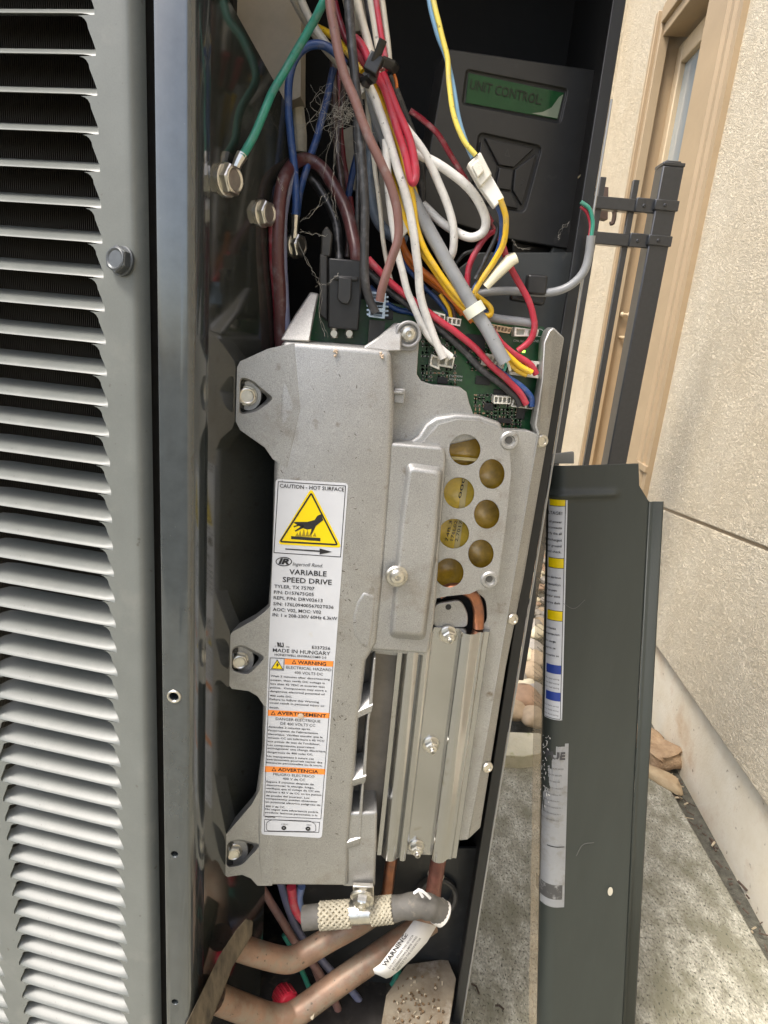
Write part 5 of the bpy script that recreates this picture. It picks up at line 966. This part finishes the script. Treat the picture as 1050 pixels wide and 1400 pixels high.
sheet = mb.build('panel_sheet', M_PANEL, ap, smooth=60, recalc=False); m_ = sheet.modifiers.new('s', 'SOLIDIFY'); m_.thickness = .0011; m_.offset = 1
# right flange folds forward a little
mb = MB(); prof = [(0, 0), (.0012, .0005), (.0035, -.0008), (.006, -.0012), (uOut - uFold - .002, .0012), (uOut - uFold, .0008)]; vs = []
for a, l_ in prof:
    vs += [pT + ud * (uFold + a) + vd * (v_c3) + pn * l_, pT + ud * (uFold + a) + vd * Hh + pn * l_]
mb.add(vs, [(2 * i, 2 * i + 1, 2 * i + 3, 2 * i + 2) for i in range(len(prof) - 1)]); fl_ = mb.build('side_flange', M_PANEL, ap, smooth=30, recalc=False); m_ = fl_.modifiers.new('s', 'SOLIDIFY'); m_.thickness = .0011; m_.offset = 1
# glossy rolled strip on the left edge
mb = MB(); vs = []; ub = uA - RB * 1.36
for i in range(31):
    v_ = .02 + (Hh - .02) * i / 30; q0 = psurf(ub, v_, .0004); 
    for j in range(3): vs.append(q0 - ud * (.0055 * j) - pn * (.0012 * j + .0006 * j * math.sin(i * 1.1)))
mb.add(vs, [(i * 3 + j, i * 3 + j + 1, (i + 1) * 3 + j + 1, (i + 1) * 3 + j) for i in range(30) for j in range(2)])
o = mb.build('edge_film', mat('clear brown film', (.26, .21, .14), .12, alpha=.55, var=.3, vscale=50, coat=.5), ap, smooth=60, recalc=False)
# hole with a bright back
hq = uv(834, 1218); mb = MB(); c = pT + ud * hq[0] + vd * hq[1] + pn * .0009; mb.add([c + ud * math.cos(t) * .0034 + vd * math.sin(t) * .0066 for t in [2 * math.pi * i / 20 for i in range(20)]], [tuple(range(20))]); mb.build('screw_slot', mat('slot light', (.50, .47, .38), .8), ap, recalc=False)
# bracket corner behind the panel top
mb = MB(); BK = face(770, 626, .735); mb.prism(BK, [(750, 622), (785, 618), (785, 634), (750, 634)], .006); mb.build('corner_bracket', mat('bracket grey 2', (.26, .26, .24), .5), ap, bevel=.0008)
def on_panel(mb, u0, u1, v0, v1, lift, nu=10, nv=2):
    vs = [psurf(u0 + (u1 - u0) * i / nu, v0 + (v1 - v0) * j / nv, lift) for j in range(nv + 1) for i in range(nu + 1)]; mb.add(vs, [(j * (nu + 1) + i, j * (nu + 1) + i + 1, (j + 1) * (nu + 1) + i + 1, (j + 1) * (nu + 1) + i) for j in range(nv) for i in range(nu)])
def panel_text(mb, t, ur, v, h, lift=.0012, bold=0, width=None):
    vs, fs = print_mesh(t, bold=bold); x1 = max(v_.x for v_ in vs); k = h / .72; kx = (width / x1) if width else k
    mb.add([psurf(ur + (v_.x - x1) * kx, v - v_.y * k + h / 2, lift) for v_ in vs], fs)
# tall warning sticker wraps the bend
s_r, s_v0 = uv(776, 678); s_v1 = uv(757, 985)[1]; s_r2 = uv(771, 830)[0]; s_l = max(s_r - .055, uA - RB * 1.15); ur = s_r - .0015
mb = MB(); on_panel(mb, s_l, s_r, s_v0, s_v1, .0006, 16, 4); st = mb.build('warning_sticker', M_WHITE, ap, smooth=60, recalc=False)
def vy(y): return uv(763, y)[1]
for y0, y1 in ((679, 692), (764, 777), (836, 849)): mb = MB(); on_panel(mb, s_l + .002, ur - .0012, vy(y0), vy(y1), .0009, 12, 1); mb.build('yellow_band', M_YEL, st, smooth=60, recalc=False)
for y0, y1 in ((910, 922), (947, 959)): mb = MB(); on_panel(mb, s_l + .002, ur - .0012, vy(y0), vy(y1), .0009, 12, 1); mb.build('blue_band', M_BLUEINK, st, smooth=60, recalc=False)
mb = MB(); on_panel(mb, ur - .0011, ur - .0004, s_v0 + .0015, s_v1 - .0015, .0010, 1, 8); on_panel(mb, s_l + .002, ur - .0004, s_v0 + .0012, s_v0 + .002, .001); on_panel(mb, s_l + .002, ur - .0004, s_v1 - .002, s_v1 - .0012, .001)
for y in (678.5, 692, 763.5, 777, 835.5, 849): on_panel(mb, s_l + .002, ur - .0006, vy(y), vy(y) + .0006, .0011, 12, 1)
for y, t, h in ((702, 'HIGH VOLTAGE!', .0052), (714, 'Disconnect all power', .004), (722, 'including remote disconnects', .004), (730, 'before servicing. Verify the all', .004), (739, 'capacitors are discharged', .004), (747, 'Ensure proper ground', .004), (755, 'and check.', .004), (790, 'Failure to do so can cause serious', .004), (800, 'coupez toute alimentation', .0042), (808, 'avant entretien. Tension', .004), (816, 'du condensateur sont', .004), (825, "l'appareil mise a terre doit", .0042), (860, 'corriente', .004), (868, 'desconecte la alimentacion', .004), (878, 'capacitores sin carga', .004), (887, 'la unidad a tierra se', .004), (897, 'lesiones o la muerte se', .004)):
    panel_text(mb, t, ur - .004 - (.004 if len(t) % 3 == 0 else 0), vy(y), h * .72, bold=.012)
for y in (929, 935, 941, 966, 972, 978): panel_text(mb, 'Use copper conductors only for field wiring', ur - .003, vy(y), .0020)
mb.build('sticker_print', M_INK, st, smooth=0, recalc=False)
# torn silver sticker
t_r0, t_v0 = uv(778, 1012); t_v1 = uv(767, 1240)[1]; t_r = uv(776, 1060)[0]; t_l = max(t_r - .075, uA - RB * 1.25); mb = MB(); nU2, nV2 = 44, 60; vs = []; dv = t_v1 - t_v0
from mathutils import noise as nz2
def torn(i, j):
    u_, v_ = i / nU2, j / nV2; k = nz2.noise(Vector((u_ * 5, v_ * 11, 3.1))) * .5 + nz2.noise(Vector((u_ * 14, v_ * 30, 7.7))) * .22
    return v_ < .015 + .03 * (1 - u_) + .03 * k or (v_ < .30 and u_ < .62 - v_ * 1.5 + k * .45) or (u_ < .12 and v_ < .42 + k * .3)
for j in range(nV2 + 1):
    for i in range(nU2 + 1):
        u = t_l + (t_r - t_l) * i / nU2; v = t_v0 + dv * j / nV2
        vs.append(psurf(u, v, .0007 + (.0012 * abs(nz2.noise(Vector((i * .35, j * .35, 0)))) if j < 18 and i < 32 else 0)))
mb.add(vs, [(j * (nU2 + 1) + i, j * (nU2 + 1) + i + 1, (j + 1) * (nU2 + 1) + i + 1, (j + 1) * (nU2 + 1) + i) for j in range(nV2) for i in range(nU2) if not torn(i, j)])
ts = mb.build('torn_sticker', mat('silver sticker', (.27, .28, .29), .42, .2, var=.1, vscale=30, dirt=(.19, .185, .17), dscale=60, dlo=.5, dhi=.72), ap, smooth=60, recalc=False); ts['label'] = 'torn and creased silver data sticker'
mb = MB(); dv = t_v1 - t_v0; panel_text(mb, 'PUE', t_r - .004, t_v0 + dv * .085, .010, bold=.05); 
for k in range(9): panel_text(mb, 'MODEL NO. VOLTS 200/230 PH 1 HZ 60'[k:k + 22], t_r - .006 - .002 * (k % 3), t_v0 + dv * (.16 + .038 * k), .0018, .0014)
mb.build('sticker_print', mat('faded ink', (.05, .05, .055), .5), ts, smooth=0, recalc=False)
mb = MB(); on_panel(mb, t_r - .045, t_r - .003, t_v1 - .034, t_v1 - .012, .0009); mb.build('dark_band', mat('band ink', (.06, .06, .06), .45, dirt=(.25, .25, .25), dscale=120, dlo=.55, dhi=.7), ts, smooth=60, recalc=False)
mb = MB()
for k in range(46):                                              # bits of adhesive left around the torn edge
    u = random.uniform(t_l - .005, t_r - .022); v = random.uniform(t_v0 - .004, t_v0 + dv * .42); c = psurf(u, v, .0012); a = random.uniform(0, 3); L_ = random.uniform(.002, .009); mb.tube([c, c + (vd * math.cos(a) + ud * math.sin(a)) * L_], [.0004, .0010], 5, .6)
o = mb.build('adhesive_scrap', mat('adhesive', (.50, .50, .48), .4), ap); o['kind'] = 'stuff'
mb = MB(); on_panel(mb, t_l + .01, t_r - .002, t_v0 + dv * .62, t_v0 + dv * .625, .0013); mb.build('rule_line', M_INK, ts, recalc=False)
# scratches
mb = MB()
for pts in ([(788, 1170), (797, 1155), (812, 1152)], [(770, 825), (785, 832), (800, 820)]):
    mb.tube(spline([APl.at(x, y, .0012) for x, y in pts]), .00022, 5)
mb.build('scratch', mat('scratch', (.13, .13, .125), .7), ap)
